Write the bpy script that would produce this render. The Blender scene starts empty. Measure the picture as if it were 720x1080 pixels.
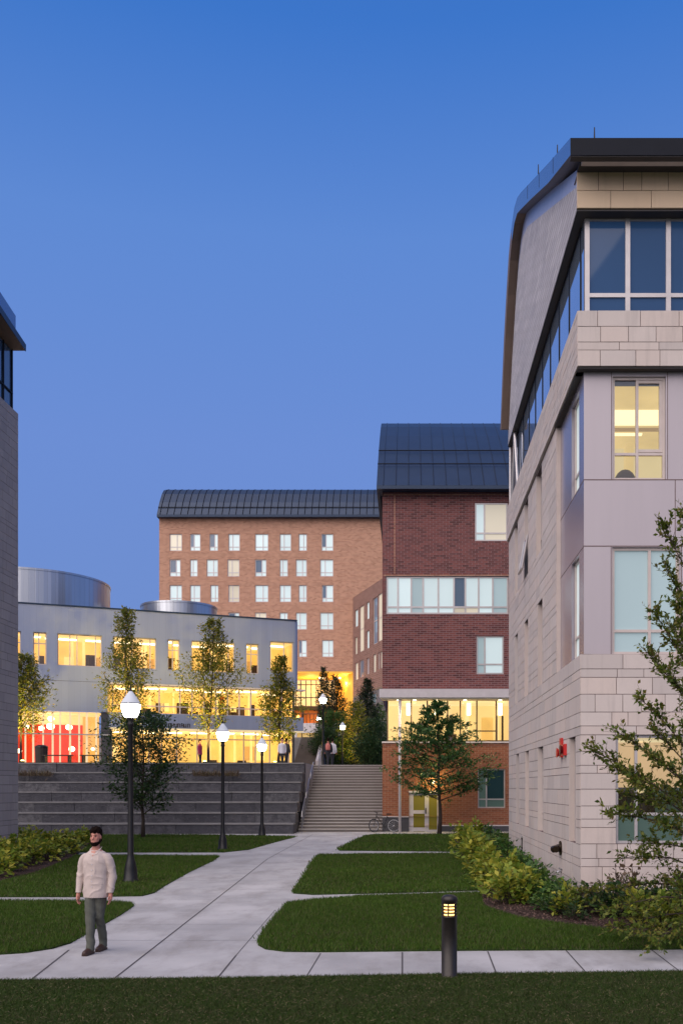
import bpy, math, random
import numpy as np
from mathutils import Vector, Matrix, noise as mnoise

sc = bpy.context.scene
COL = sc.collection
R = math.radians
EYE = 2.36                      # camera height above the walkway
PX, PY, F = 430.0, 830.0, 1000.0   # vanishing point and focal length measured on the photograph (720 x 1080)

def at(px, py, Y):              # survey: a measured sight line taken to depth Y
    return Vector(((px - PX) * Y / F, Y, EYE + (PY - py) * Y / F))
def gnd(px, py, z=0.0):         # survey: a measured sight line taken down to the level z
    Y = (EYE - z) * F / (py - PY)
    return Vector(((px - PX) * Y / F, Y, z))

# ------------------------------------------------------------------ materials
def _new(name):
    m = bpy.data.materials.new(name); m.use_nodes = True
    nt = m.node_tree; nt.nodes.clear()
    out = nt.nodes.new('ShaderNodeOutputMaterial')
    return m, nt, out
def N(nt, t, **kw):
    n = nt.nodes.new(t)
    for k, v in kw.items():
        if k.startswith('i_'):
            key = k[2:]
            key = int(key) if key.isdigit() else key.replace('_', ' ')
            n.inputs[key].default_value = v
        else: setattr(n, k, v)
    return n
def c4(c): return (c[0], c[1], c[2], 1.0)
def mixc(nt, a, b, fac, mode='MIX'):
    m = nt.nodes.new('ShaderNodeMix'); m.data_type = 'RGBA'; m.blend_type = mode
    for s, v in ((0, fac), (6, a), (7, b)):
        if isinstance(v, (int, float)): m.inputs[s].default_value = v
        elif isinstance(v, tuple): m.inputs[s].default_value = c4(v)
        else: nt.links.new(v, m.inputs[s])
    return m.outputs[2]
def math_(nt, op, a, b=None):
    m = nt.nodes.new('ShaderNodeMath'); m.operation = op
    for i, v in enumerate((a, b)):
        if v is None: continue
        if isinstance(v, (int, float)): m.inputs[i].default_value = v
        else: nt.links.new(v, m.inputs[i])
    return m.outputs[0]
def ramp(nt, fac, stops):
    r = nt.nodes.new('ShaderNodeValToRGB')
    el = r.color_ramp.elements
    while len(el) > 1: el.remove(el[-1])
    el[0].position = stops[0][0]; el[0].color = c4(stops[0][1])
    for p, c in stops[1:]:
        e = el.new(p); e.color = c4(c)
    nt.links.new(fac, r.inputs[0])
    return r.outputs[0]
def noise(nt, vec, scale, detail=4, rough=.55):
    n = N(nt, 'ShaderNodeTexNoise', i_Scale=scale, i_Detail=detail, i_Roughness=rough)
    if vec is not None: nt.links.new(vec, n.inputs['Vector'])
    return n.outputs['Fac']
def scaled(nt, vec, s):
    m = N(nt, 'ShaderNodeMapping'); m.inputs['Scale'].default_value = s
    nt.links.new(vec, m.inputs['Vector']); return m.outputs[0]
def bsdf(nt, out, col, rough=.8, metal=0., spec=.5, bump=None, bstr=.2, bdist=.02, emis=None, estr=0., coat=0.):
    b = N(nt, 'ShaderNodeBsdfPrincipled')
    if isinstance(col, tuple): b.inputs['Base Color'].default_value = c4(col)
    else: nt.links.new(col, b.inputs['Base Color'])
    if isinstance(rough, (int, float)): b.inputs['Roughness'].default_value = rough
    else: nt.links.new(rough, b.inputs['Roughness'])
    b.inputs['Metallic'].default_value = metal
    b.inputs['Specular IOR Level'].default_value = spec
    b.inputs['Coat Weight'].default_value = coat
    if bump is not None:
        bp = N(nt, 'ShaderNodeBump', i_Strength=bstr, i_Distance=bdist)
        nt.links.new(bump, bp.inputs['Height']); nt.links.new(bp.outputs[0], b.inputs['Normal'])
    if emis is not None:
        if isinstance(emis, tuple): b.inputs['Emission Color'].default_value = c4(emis)
        else: nt.links.new(emis, b.inputs['Emission Color'])
        b.inputs['Emission Strength'].default_value = estr
    nt.links.new(b.outputs[0], out.inputs[0])
    return b
def objco(nt): return N(nt, 'ShaderNodeTexCoord').outputs['Object']
def uvco(nt): return N(nt, 'ShaderNodeTexCoord').outputs['UV']
def island(nt): return N(nt, 'ShaderNodeNewGeometry').outputs['Random Per Island']

def plain(name, col, rough=.6, metal=0., spec=.5, var=.18, scale=3., bstr=.08, emis=None, estr=0., grain=0.):
    m, nt, out = _new(name)
    o = objco(nt)
    f = noise(nt, o, scale, 6, .6)
    lo = tuple(c * (1 - var) for c in col); hi = tuple(min(1, c * (1 + var)) for c in col)
    c = mixc(nt, lo, hi, f)
    if grain:
        g = noise(nt, o, grain, 2, .7)
        c = mixc(nt, c, tuple(x * .55 for x in col), math_(nt, 'MULTIPLY', g, .5))
    bsdf(nt, out, c, rough, metal, spec, noise(nt, o, scale * 14, 3), bstr, .01, emis, estr)
    return m

def stone(name, a, b, c, stain=.25):
    m, nt, out = _new(name)
    o = objco(nt); r = island(nt)
    col = ramp(nt, r, [(0, a), (.35, b), (.6, tuple((x + y) / 2 for x, y in zip(a, c))), (.85, c), (1, b)])
    f = noise(nt, o, 2.2, 8, .65)
    col = mixc(nt, col, tuple(x * .72 for x in b), math_(nt, 'MULTIPLY', f, stain * 2.2))
    streak = noise(nt, scaled(nt, o, (2.5, 2.5, .22)), 2.0, 5, .6)
    dirt = ramp(nt, streak, [(.52, (0, 0, 0)), (.72, (1, 1, 1))])
    col = mixc(nt, col, tuple(x * .55 for x in a), math_(nt, 'MULTIPLY', dirt, .32))
    fine = noise(nt, o, 38, 4, .7)
    col = mixc(nt, col, tuple(x * .8 for x in a), math_(nt, 'MULTIPLY', fine, .3))
    bsdf(nt, out, col, .82, 0, .3, mixc(nt, fine, noise(nt, o, 7, 4), .5), .22, .01)
    return m

def brick(name, cols, mortar, w=.30, h=.10, mw=.012, blotch=.3):
    m, nt, out = _new(name)
    uv = uvco(nt)
    bt = N(nt, 'ShaderNodeTexBrick', i_Scale=1.0, i_Mortar_Size=mw, i_Mortar_Smooth=.1, i_Bias=0., i_Brick_Width=w, i_Row_Height=h)
    bt.inputs['Color1'].default_value = (0, 0, 0, 1); bt.inputs['Color2'].default_value = (1, 1, 1, 1)
    bt.inputs['Mortar'].default_value = (.5, .5, .5, 1)
    nt.links.new(uv, bt.inputs['Vector'])
    col = ramp(nt, bt.outputs['Color'], [(0, cols[0]), (.33, cols[1]), (.66, cols[2]), (1, cols[3])])
    f = noise(nt, uv, .6, 6, .6)
    col = mixc(nt, col, tuple(x * .6 for x in cols[1]), math_(nt, 'MULTIPLY', f, blotch))
    g = noise(nt, uv, 30, 3, .7)
    col = mixc(nt, col, tuple(x * .6 for x in cols[0]), math_(nt, 'MULTIPLY', g, .35))
    col = mixc(nt, col, mortar, bt.outputs['Fac'])
    inv = math_(nt, 'SUBTRACT', 1.0, bt.outputs['Fac'])
    bsdf(nt, out, col, .85, 0, .25, math_(nt, 'ADD', inv, math_(nt, 'MULTIPLY', g, .4)), .5, .012)
    return m

def panel(name, col, period, joint=.012, rough=.4, metal=.4, dark=.5, tint=.08, hperiod=None):
    m, nt, out = _new(name)
    sep = N(nt, 'ShaderNodeSeparateXYZ'); nt.links.new(uvco(nt), sep.inputs[0])
    fr = math_(nt, 'FRACT', math_(nt, 'DIVIDE', sep.outputs[0], period))
    line = math_(nt, 'LESS_THAN', fr, joint / period)
    idx = math_(nt, 'FLOOR', math_(nt, 'DIVIDE', sep.outputs[0], period))
    wn = N(nt, 'ShaderNodeTexWhiteNoise', noise_dimensions='1D'); nt.links.new(idx, wn.inputs['W'])
    c = mixc(nt, tuple(x * (1 - tint) for x in col), tuple(min(1, x * (1 + tint)) for x in col), wn.outputs['Value'])
    if hperiod:
        fr2 = math_(nt, 'FRACT', math_(nt, 'DIVIDE', sep.outputs[1], hperiod))
        line = math_(nt, 'MAXIMUM', line, math_(nt, 'LESS_THAN', fr2, joint / hperiod))
    st = noise(nt, scaled(nt, objco(nt), (3, 3, .25)), 1.2, 6, .6)
    c = mixc(nt, c, tuple(x * .78 for x in col), math_(nt, 'MULTIPLY', st, .45))
    c = mixc(nt, c, tuple(x * dark for x in col), line)
    bsdf(nt, out, c, rough, metal, .4, math_(nt, 'SUBTRACT', 1., line), .3, .02)
    return m

def glow(name, col, strength, var=.25, scale=.7, base=None):
    m, nt, out = _new(name)
    o = objco(nt)
    f = noise(nt, o, scale, 3, .5)
    c = mixc(nt, tuple(x * (1 - var) for x in col), tuple(x * (1 + var) for x in col), f)
    bsdf(nt, out, base or tuple(min(.8, x * .7) for x in col), .7, 0, .2, None, emis=c, estr=strength)
    return m

def clear_glass(name, refl=.12, tint=(1, 1, 1)):
    m, nt, out = _new(name)
    tr = N(nt, 'ShaderNodeBsdfTransparent'); tr.inputs[0].default_value = c4(tint)
    gl = N(nt, 'ShaderNodeBsdfGlossy'); gl.inputs['Roughness'].default_value = .02
    lw = N(nt, 'ShaderNodeFresnel', i_IOR=1.5)
    f = math_(nt, 'ADD', math_(nt, 'MULTIPLY', lw.outputs[0], 1.4), refl * .4)
    mx = N(nt, 'ShaderNodeMixShader'); nt.links.new(f, mx.inputs[0])
    nt.links.new(tr.outputs[0], mx.inputs[1]); nt.links.new(gl.outputs[0], mx.inputs[2])
    nt.links.new(mx.outputs[0], out.inputs[0])
    return m

def shade_glass(name, col, estr, var=.2, rough=.06, spec=.5):
    """window pane, with any blind, in one colour that glows in place of room light"""
    m, nt, out = _new(name)
    oi = N(nt, 'ShaderNodeObjectInfo')
    f = noise(nt, objco(nt), .35, 2, .5)
    k = math_(nt, 'ADD', math_(nt, 'MULTIPLY', oi.outputs['Random'], .6), math_(nt, 'MULTIPLY', f, .4))
    c = mixc(nt, tuple(x * (1 - var) for x in col), tuple(min(1, x * (1 + var)) for x in col), k)
    b = bsdf(nt, out, c, rough, 0, spec, None, emis=c, estr=estr)
    return m

def leafmat(name, cols, trans=.35, rough=.5):
    m, nt, out = _new(name)
    r = island(nt)
    c = ramp(nt, r, [(i / (len(cols) - 1), k) for i, k in enumerate(cols)])
    f = noise(nt, objco(nt), 1.3, 3, .6)
    c = mixc(nt, c, tuple(x * .6 for x in cols[0]), math_(nt, 'MULTIPLY', f, .42))
    p = N(nt, 'ShaderNodeBsdfPrincipled'); nt.links.new(c, p.inputs['Base Color'])
    p.inputs['Roughness'].default_value = rough; p.inputs['Specular IOR Level'].default_value = .3
    t = N(nt, 'ShaderNodeBsdfTranslucent'); nt.links.new(c, t.inputs[0])
    mx = N(nt, 'ShaderNodeMixShader', i_0=trans)
    nt.links.new(p.outputs[0], mx.inputs[1]); nt.links.new(t.outputs[0], mx.inputs[2])
    nt.links.new(mx.outputs[0], out.inputs[0])
    return m

def concrete():
    m, nt, out = _new('broom_finished_concrete')
    o = objco(nt)
    c = mixc(nt, (.285, .285, .30), (.435, .43, .445), ramp(nt, noise(nt, o, .45, 6, .6), [(.35, (0, 0, 0)), (.65, (1, 1, 1))]))
    c = mixc(nt, c, (.22, .21, .21), math_(nt, 'MULTIPLY', ramp(nt, noise(nt, scaled(nt, o, (1, .45, 1)), 1.3, 8, .7), [(.46, (0, 0, 0)), (.66, (1, 1, 1))]), .75))
    spk = noise(nt, o, 60, 3, .8)
    c = mixc(nt, c, (.25, .24, .24), math_(nt, 'MULTIPLY', spk, .35))
    br = noise(nt, scaled(nt, o, (3, 90, 1)), 1.0, 2, .6)
    bsdf(nt, out, c, .75, 0, .35, math_(nt, 'ADD', br, spk), .12, .01)
    return m

def granite():
    m, nt, out = _new('rough_granite')
    o = objco(nt); r = island(nt)
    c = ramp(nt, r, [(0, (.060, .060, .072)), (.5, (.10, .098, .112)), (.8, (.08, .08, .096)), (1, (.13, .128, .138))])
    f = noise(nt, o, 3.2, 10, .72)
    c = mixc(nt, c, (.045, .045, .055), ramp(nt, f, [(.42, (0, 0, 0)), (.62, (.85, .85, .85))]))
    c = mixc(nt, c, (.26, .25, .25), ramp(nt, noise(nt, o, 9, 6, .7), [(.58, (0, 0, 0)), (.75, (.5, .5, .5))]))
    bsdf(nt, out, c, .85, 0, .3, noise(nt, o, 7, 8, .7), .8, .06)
    return m

def soil(name, a, b, scale=30):
    m, nt, out = _new(name)
    o = objco(nt)
    f = noise(nt, o, scale, 6, .75)
    c = mixc(nt, a, b, ramp(nt, f, [(.35, (0, 0, 0)), (.68, (1, 1, 1))]))
    c = mixc(nt, c, tuple(x * .5 for x in a), noise(nt, o, 2, 4))
    bsdf(nt, out, c, .95, 0, .2, f, .9, .04)
    return m

def grassmat(name, dry):
    m, nt, out = _new(name)
    o = objco(nt); r = island(nt)
    c = ramp(nt, r, [(0, (.040, .092, .008)), (.4, (.066, .148, .012)), (.8, (.105, .190, .016)), (1, (.17, .20, .04))])
    pat = ramp(nt, noise(nt, o, .9, 5, .65), [(.38, (0, 0, 0)), (.60, (1, 1, 1))])
    wn = N(nt, 'ShaderNodeTexWhiteNoise', noise_dimensions='1D'); nt.links.new(math_(nt, 'MULTIPLY', r, 913.7), wn.inputs['W'])
    straw = math_(nt, 'LESS_THAN', wn.outputs['Value'], math_(nt, 'ADD', math_(nt, 'MULTIPLY', pat, dry * .38), .04 + .07 * dry))
    c = mixc(nt, c, (.17, .145, .075), straw)
    c = mixc(nt, c, (.019, .030, .007), .68 * dry)
    c = mixc(nt, c, (.012, .03, .006), math_(nt, 'MULTIPLY', noise(nt, o, 3.5, 3), .55))
    c = mixc(nt, c, (.085, .185, .014), math_(nt, 'MULTIPLY', ramp(nt, noise(nt, o, .35, 3), [(.45, (0, 0, 0)), (.7, (1, 1, 1))]), .35 * (1 - dry)))
    p = N(nt, 'ShaderNodeBsdfPrincipled'); nt.links.new(c, p.inputs['Base Color'])
    p.inputs['Roughness'].default_value = .6; p.inputs['Specular IOR Level'].default_value = .2
    t = N(nt, 'ShaderNodeBsdfTranslucent'); nt.links.new(c, t.inputs[0])
    mx = N(nt, 'ShaderNodeMixShader', i_0=.3)
    nt.links.new(p.outputs[0], mx.inputs[1]); nt.links.new(t.outputs[0], mx.inputs[2]); nt.links.new(mx.outputs[0], out.inputs[0])
    return m

M = {}
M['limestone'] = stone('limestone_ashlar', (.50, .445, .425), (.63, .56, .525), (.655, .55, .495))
M['limestone_warm_lit'] = stone('limestone_ashlar_warm_lit', (.66, .50, .34), (.74, .58, .42), (.70, .54, .38))  # frieze stone brightened and warmed, the warm light put into its colour
M['limestone_shaded'] = stone('limestone_ashlar_shaded', (.33, .30, .295), (.42, .38, .365), (.37, .335, .325))  # darker copy of the limestone, the shade put into its colour
M['dark_joint'] = plain('dark_mortar_joint', (.055, .045, .05), .9)
M['joint'] = plain('mortar_joint', (.13, .085, .08), .9)
M['gable'] = brick('thin_course_limestone', [(.40, .39, .43), (.53, .51, .545), (.47, .45, .48), (.60, .575, .60)], (.22, .20, .21), .75, .17, .012, .3)
M['bay_panel'] = panel('painted_metal_panel', (.46, .415, .44), 60., .01, .42, .25)
M['bay_metal'] = plain('satin_metal_return', (.36, .32, .36), .25, .55, .5, .1, 1.2, .02)
M['cream_frame'] = plain('cream_painted_frame', (.52, .45, .42), .5, .1)
M['pale_frame'] = plain('pale_aluminium', (.50, .47, .47), .4, .4)
M['dark_soffit'] = plain('dark_soffit', (.035, .03, .03), .6)
M['brown_soffit'] = plain('brown_soffit', (.16, .11, .085), .6)
M['soffit_blue'] = plain('blue_grey_soffit', (.085, .085, .125), .55)
M['roof_blue'] = plain('blue_grey_roof_metal', (.015, .032, .070), .42, .25, .4, .25, .8, .03)
M['fascia_blue'] = plain('fascia_metal', (.16, .22, .33), .22, .85, .5, .12, .6, .02)
M['fascia_dark'] = plain('fascia_dark_metal', (.010, .012, .019), .6, .0, .12)
M['pane_dark'] = shade_glass('sky_toned_glass_glow', (.022, .055, .13), .35, .3, .03, .22)  # blue of the reflected sky put into colour and glow
M['pane_clear'] = clear_glass('clear_glass')
M['pane_mint'] = shade_glass('glass_with_mint_blind', (.31, .41, .43), .36, .14)
M['pane_pale'] = shade_glass('glass_with_pale_blind', (.45, .55, .56), .62, .13)
M['pane_tan'] = shade_glass('glass_with_cream_blind', (.50, .46, .36), .55, .25)
M['pane_green'] = shade_glass('dim_green_glass', (.065, .105, .092), .3, .25)
M['pane_black'] = shade_glass('unlit_glass', (.012, .03, .035), .2, .3)
M['pane_blue'] = shade_glass('open_sash_glass', (.10, .14, .20), .3, .25)
M['pane_yellow'] = shade_glass('yellow_glass_glow', (.22, .18, .03), .35, .5)
M['cream_glow'] = glow('cream_wall_glow', (1.0, .82, .48), .50, .3, .5)  # room walls, ceilings and floors glow themselves in place of lamplight
M['cream_bright'] = glow('cream_ceiling_glow', (1.0, .82, .45), .62, .3, .8)
M['yellow_glow'] = glow('yellow_room_glow', (1.0, .60, .13), .46, .7, 1.1, (.7, .55, .3))
M['yellow_bright'] = glow('yellow_ceiling_glow', (1.0, .76, .30), .62, .4, .7, (.75, .62, .4))
M['red_glow'] = glow('red_painted_wall_glow', (.88, .050, .006), .80, .3, .6, (.3, .02, .005))  # red paint with the room light put in as glow
M['orange_glow'] = glow('orange_wall_glow', (1.0, .46, .03), .30, .5, .5, (.75, .42, .08))  # lamplight under the tower put in as orange glow
M['amber_glow'] = glow('amber_brick_glow', (.75, .20, .04), .35, .5, .6)  # portico lamplight put in as amber glow
M['floor_glow'] = glow('warm_floor_glow', (.8, .52, .2), .3)
M['tube'] = glow('ceiling_lamp', (1, .90, .62), 5., .02)
M['pendant'] = glow('pendant_lamp', (1, .86, .50), 6., .02)
M['globe'] = glow('lamp_globe', (1, .94, .80), 30., .02)
M['globe_cap'] = glow('frosted_lamp_cap', (.62, .66, .74), .25, .15, 3.)
M['bollard_glow'] = glow('bollard_lens', (1, .56, .17), 4.5, .05)
M['spot_glow'] = glow('uplight_lens', (1, .80, .25), 8., .02)
M['interior_dark'] = plain('dark_furniture', (.035, .025, .02), .7)
M['fin'] = glow('cream_fin_glow', (1.0, .80, .48), .42, .1)  # fins given their own glow for the light falling on them
M['brick_red'] = brick('dark_red_brick', [(.085, .030, .030), (.19, .062, .058), (.25, .082, .072), (.13, .048, .05)], (.23, .165, .165), .34, .105, .010)
M['brick_red_lit'] = brick('warm_lit_red_brick', [(.20, .062, .032), (.27, .09, .045), (.33, .115, .06), (.24, .075, .04)], (.30, .20, .14), .34, .105, .010)  # red brick of the lower wall, warm downlight put into its colour
M['brick_tan'] = brick('tan_brick', [(.34, .165, .105), (.47, .24, .155), (.58, .315, .21), (.39, .19, .125)], (.52, .36, .27), .36, .15, .014, .25)
M['brick_wing'] = brick('brown_brick', [(.19, .10, .08), (.26, .14, .11), (.31, .175, .14), (.23, .12, .095)], (.30, .21, .18), .42, .22, .02, .25)
M['slate'] = plain('dark_plinth', (.055, .055, .065), .7)
M['white_paint'] = plain('white_painted_metal', (.55, .51, .52), .45, .0)
M['white_panel'] = panel('white_corrugated_panel', (.275, .32, .44), .42, .025, .45, .3, .88, .03)
M['drum'] = panel('drum_metal', (.50, .53, .57), .40, .03, .28, .85, .75, .05)
M['concrete'] = concrete()
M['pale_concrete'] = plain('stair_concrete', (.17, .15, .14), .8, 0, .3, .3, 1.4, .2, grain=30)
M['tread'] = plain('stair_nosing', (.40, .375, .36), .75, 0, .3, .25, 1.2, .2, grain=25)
M['seam'] = plain('control_joint', (.055, .05, .055), .95)
M['granite'] = granite()
M['lawn'] = soil('lawn_soil', (.022, .044, .008), (.05, .085, .015), 14)
M['ground'] = soil('open_ground', (.03, .045, .015), (.05, .065, .02), .8)
M['mulch'] = soil('bark_mulch', (.035, .020, .016), (.10, .060, .048), 26)
M['chip'] = plain('bark_chip', (.10, .058, .045), .9, var=.5)
M['grass_near'] = grassmat('grass_dry', .95)
M['grass_far'] = grassmat('grass_green', .42)
M['straw'] = plain('dry_grass_stalk', (.17, .13, .07), .9, var=.5)
M['bark'] = plain('tree_bark', (.055, .042, .035), .9, 0, .2, .4, 8, .5)
M['leaf_maple'] = leafmat('maple_leaf', [(0.021, 0.067, 0.021), (0.037, 0.109, 0.030), (0.054, 0.146, 0.037), (0.105, 0.178, 0.046)])
M['leaf_dark'] = leafmat('dark_leaf', [(0.016, 0.045, 0.016), (0.028, 0.073, 0.023), (0.045, 0.097, 0.028), (0.081, 0.112, 0.030)])
M['leaf_pear'] = leafmat('pear_leaf', [(.07, .10, .018), (.12, .155, .022), (.20, .20, .026), (.32, .25, .035)], .45)
M['leaf_near'] = leafmat('shrub_tree_leaf', [(.050, .085, .012), (.095, .150, .020), (.15, .19, .026), (.20, .21, .034), (.24, .17, .05)], .4)
M['leaf_yew'] = leafmat('conifer_leaf', [(0.010, 0.022, 0.011), (0.016, 0.035, 0.016), (0.026, 0.051, 0.019)], .2)
M['leaf_gold'] = leafmat('hydrangea_leaf', [(0.106, 0.182, 0.023), (0.211, 0.288, 0.035), (0.346, 0.365, 0.048), (0.576, 0.499, 0.067)], .4)
M['leaf_green'] = leafmat('green_shrub_leaf', [(0.028, 0.083, 0.018), (0.055, 0.138, 0.030), (0.101, 0.193, 0.037), (0.166, 0.239, 0.046)], .35)
M['leaf_dry'] = leafmat('dry_stem', [(.10, .07, .05), (.17, .12, .08), (.13, .12, .05)], .3)
M['black_metal'] = plain('black_cast_metal', (.012, .012, .014), .42, .4)
M['bronze_metal'] = plain('bronze_bollard_metal', (.030, .026, .024), .42, .5, .5, .3, 20, .1)
M['rail'] = plain('galvanised_rail', (.35, .35, .37), .35, .7)
M['red_paint'] = plain('red_enamel', (.50, .018, .018), .4)
M['brass'] = plain('dark_brass', (.05, .035, .025), .35, .8)
M['rubber'] = plain('black_rubber', (.012, .012, .012), .85)
M['rimmetal'] = plain('rim_metal', (.4, .4, .42), .35, .8)
M['skin'] = plain('skin', (.46, .20, .15), .55, 0, .4, .12, 9, .03)
M['hair'] = plain('dark_brown_hair', (.010, .006, .005), .9, 0, .05, .4, 60, .4)
M['shirt'] = plain('beige_cotton', (.47, .395, .365), .9, 0, .2, .08, 5, .15)
M['trousers'] = plain('grey_green_trousers', (.085, .088, .075), .9, 0, .2, .25, 6, .15)
M['shoe'] = plain('brown_leather', (.04, .018, .012), .5)
M['eye'] = plain('dark_eye', (.02, .012, .01), .25)
M['cloth_dark'] = plain('dark_cloth', (.02, .022, .03), .9)
M['cloth_pink'] = plain('magenta_cloth', (.35, .03, .11), .9)
M['cloth_rose'] = plain('rose_bag_cloth', (.42, .14, .12), .9)
M['cloth_white'] = plain('white_cloth', (.55, .55, .62), .9)

# ------------------------------------------------------------------ mesh building
def wloc(o):
    v = Vector((0, 0, 0))
    while o is not None:
        v = v + o.location; o = o.parent
    return v
class MB:
    def __init__(s): s.v = []; s.f = []; s.m = []
    def add(s, vs, fs, mi=0):
        b = len(s.v); s.v.extend([tuple(p) for p in vs])
        for f in fs: s.f.append(tuple(i + b for i in f)); s.m.append(mi)
        return s
    def box(s, x0, y0, z0, x1, y1, z1, mi=0):
        v = [(x0, y0, z0), (x1, y0, z0), (x1, y1, z0), (x0, y1, z0), (x0, y0, z1), (x1, y0, z1), (x1, y1, z1), (x0, y1, z1)]
        return s.add(v, [(0, 3, 2, 1), (4, 5, 6, 7), (0, 1, 5, 4), (1, 2, 6, 5), (2, 3, 7, 6), (3, 0, 4, 7)], mi)
    def obox(s, P, u, n, u0, u1, n0, n1, z0, z1, mi=0):
        def q(a, b, c): return Vector((P[0], P[1], 0)) + u * a + n * b + Vector((0, 0, c))
        v = [q(u0, n1, z0), q(u1, n1, z0), q(u1, n0, z0), q(u0, n0, z0), q(u0, n1, z1), q(u1, n1, z1), q(u1, n0, z1), q(u0, n0, z1)]
        return s.add(v, [(0, 3, 2, 1), (4, 5, 6, 7), (0, 1, 5, 4), (1, 2, 6, 5), (2, 3, 7, 6), (3, 0, 4, 7)], mi)
    def poly(s, pts, mi=0): return s.add(pts, [tuple(range(len(pts)))], mi)
    def slab(s, pts, z0, z1, mi=0):          # extruded ground polygon
        n = len(pts)
        v = [(p[0], p[1], z0) for p in pts] + [(p[0], p[1], z1) for p in pts]
        fs = [tuple(range(n, 2 * n))] + [(i, (i + 1) % n, n + (i + 1) % n, n + i) for i in range(n)]
        return s.add(v, fs, mi)
    def tube(s, pts, rad, seg=8, mi=0, cap=True):
        pts = [Vector(p) for p in pts]
        if not hasattr(rad, '__len__'): rad = [rad] * len(pts)
        vs = []; fs = []; prev = None
        for i, p in enumerate(pts):
            d = (pts[min(i + 1, len(pts) - 1)] - pts[max(i - 1, 0)]).normalized()
            if prev is None:
                a = Vector((0, 0, 1)) if abs(d.z) < .9 else Vector((1, 0, 0))
                x = d.cross(a).normalized()
            else:
                x = (prev - d * prev.dot(d)).normalized()
            prev = x; y = d.cross(x)
            for k in range(seg):
                t = 2 * math.pi * k / seg
                vs.append(p + (x * math.cos(t) + y * math.sin(t)) * rad[i])
        for i in range(len(pts) - 1):
            for k in range(seg):
                a = i * seg + k; b = i * seg + (k + 1) % seg
                fs.append((a, b, b + seg, a + seg))
        if cap:
            fs.append(tuple(range(seg - 1, -1, -1))); fs.append(tuple(range((len(pts) - 1) * seg, len(pts) * seg)))
        return s.add(vs, fs, mi)
    def lathe(s, prof, c=(0, 0, 0), seg=20, mi=0, a0=0., a1=2 * math.pi):
        full = abs(a1 - a0 - 2 * math.pi) < 1e-6
        n = seg if full else seg + 1
        vs = []; fs = []
        for r, z in prof:
            for k in range(n):
                t = a0 + (a1 - a0) * k / seg
                vs.append((c[0] + r * math.cos(t), c[1] + r * math.sin(t), c[2] + z))
        for i in range(len(prof) - 1):
            for k in range(seg):
                a = i * n + k; b = i * n + (k + 1) % n
                fs.append((a, b, b + n, a + n))
        return s.add(vs, fs, mi)
    def rings(s, rs, seg=16, mi=0, cap=True):   # horizontal ellipses (cx, cy, cz, rx, ry)
        vs = []; fs = []
        for cx, cy, cz, rx, ry in rs:
            for k in range(seg):
                t = 2 * math.pi * k / seg
                vs.append((cx + rx * math.cos(t), cy + ry * math.sin(t), cz))
        for i in range(len(rs) - 1):
            for k in range(seg):
                a = i * seg + k; b = i * seg + (k + 1) % seg
                fs.append((a, b, b + seg, a + seg))
        if cap:
            fs.append(tuple(range(seg - 1, -1, -1))); fs.append(tuple(range((len(rs) - 1) * seg, len(rs) * seg)))
        return s.add(vs, fs, mi)
    def ball(s, c, r, seg=14, rings=9, mi=0):
        if not hasattr(r, '__len__'): r = (r, r, r)
        rs = []
        for i in range(rings + 1):
            t = -math.pi / 2 + math.pi * i / rings
            k = max(.02, math.cos(t))
            rs.append((c[0], c[1], c[2] + r[2] * math.sin(t), r[0] * k, r[1] * k))
        return s.rings(rs, seg, mi)
    def build(s, name, mat, parent=None, smooth=False, uv=True):
        off = wloc(parent)
        me = bpy.data.meshes.new(name)
        me.from_pydata([(a - off.x, b - off.y, c - off.z) for a, b, c in s.v], [], s.f)
        mats = mat if isinstance(mat, (list, tuple)) else [mat]
        for m in mats: me.materials.append(M[m] if isinstance(m, str) else m)
        if len(mats) > 1: me.polygons.foreach_set('material_index', s.m)
        if smooth: me.polygons.foreach_set('use_smooth', [True] * len(s.f))
        if uv:
            lay = me.uv_layers.new(name='UVMap')
            arr = np.zeros(len(me.loops) * 2, dtype=np.float32)
            for p in me.polygons:
                n = p.normal
                if abs(n.z) > .85: a = Vector((1, 0, 0)); b = Vector((0, 1, 0))
                else:
                    a = Vector((-n.y, n.x, 0)).normalized(); b = n.cross(a)
                    if b.z < 0: b = -b
                for li in p.loop_indices:
                    co = me.vertices[me.loops[li].vertex_index].co
                    arr[2 * li] = co.dot(a); arr[2 * li + 1] = co.dot(b)
            lay.data.foreach_set('uv', arr)
        me.update()
        o = bpy.data.objects.new(name, me); COL.objects.link(o); o.parent = parent
        return o
def np_mesh(name, verts, quads, mat, parent=None):
    me = bpy.data.meshes.new(name)
    nv, k = len(verts), quads.shape[1]
    me.vertices.add(nv); me.vertices.foreach_set('co', verts.astype(np.float32).ravel())
    me.loops.add(quads.size); me.loops.foreach_set('vertex_index', quads.astype(np.int32).ravel())
    me.polygons.add(len(quads)); me.polygons.foreach_set('loop_start', np.arange(0, quads.size, k, dtype=np.int32))
    me.update(calc_edges=True); me.validate()
    me.materials.append(M[mat] if isinstance(mat, str) else mat)
    o = bpy.data.objects.new(name, me); COL.objects.link(o); o.parent = parent
    return o
def tag(o, label=None, cat=None, group=None, kind=None):
    if label: o['label'] = label
    if cat: o['category'] = cat
    if group: o['group'] = group
    if kind: o['kind'] = kind
    return o
def thing(name, loc, label, cat, group=None):
    o = bpy.data.objects.new(name, None); COL.objects.link(o); o.location = loc
    o.empty_display_size = .2
    return tag(o, label, cat, group)
def copy_tree(o, parent=None):
    c = o.copy(); COL.objects.link(c); c.parent = parent
    for ch in list(o.children): copy_tree(ch, c)
    return c
def struct(o): return tag(o, kind='structure')
UX, UY = Vector((1, 0, 0)), Vector((0, 1, 0))
NF, NL = Vector((0, -1, 0)), Vector((-1, 0, 0))

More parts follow.
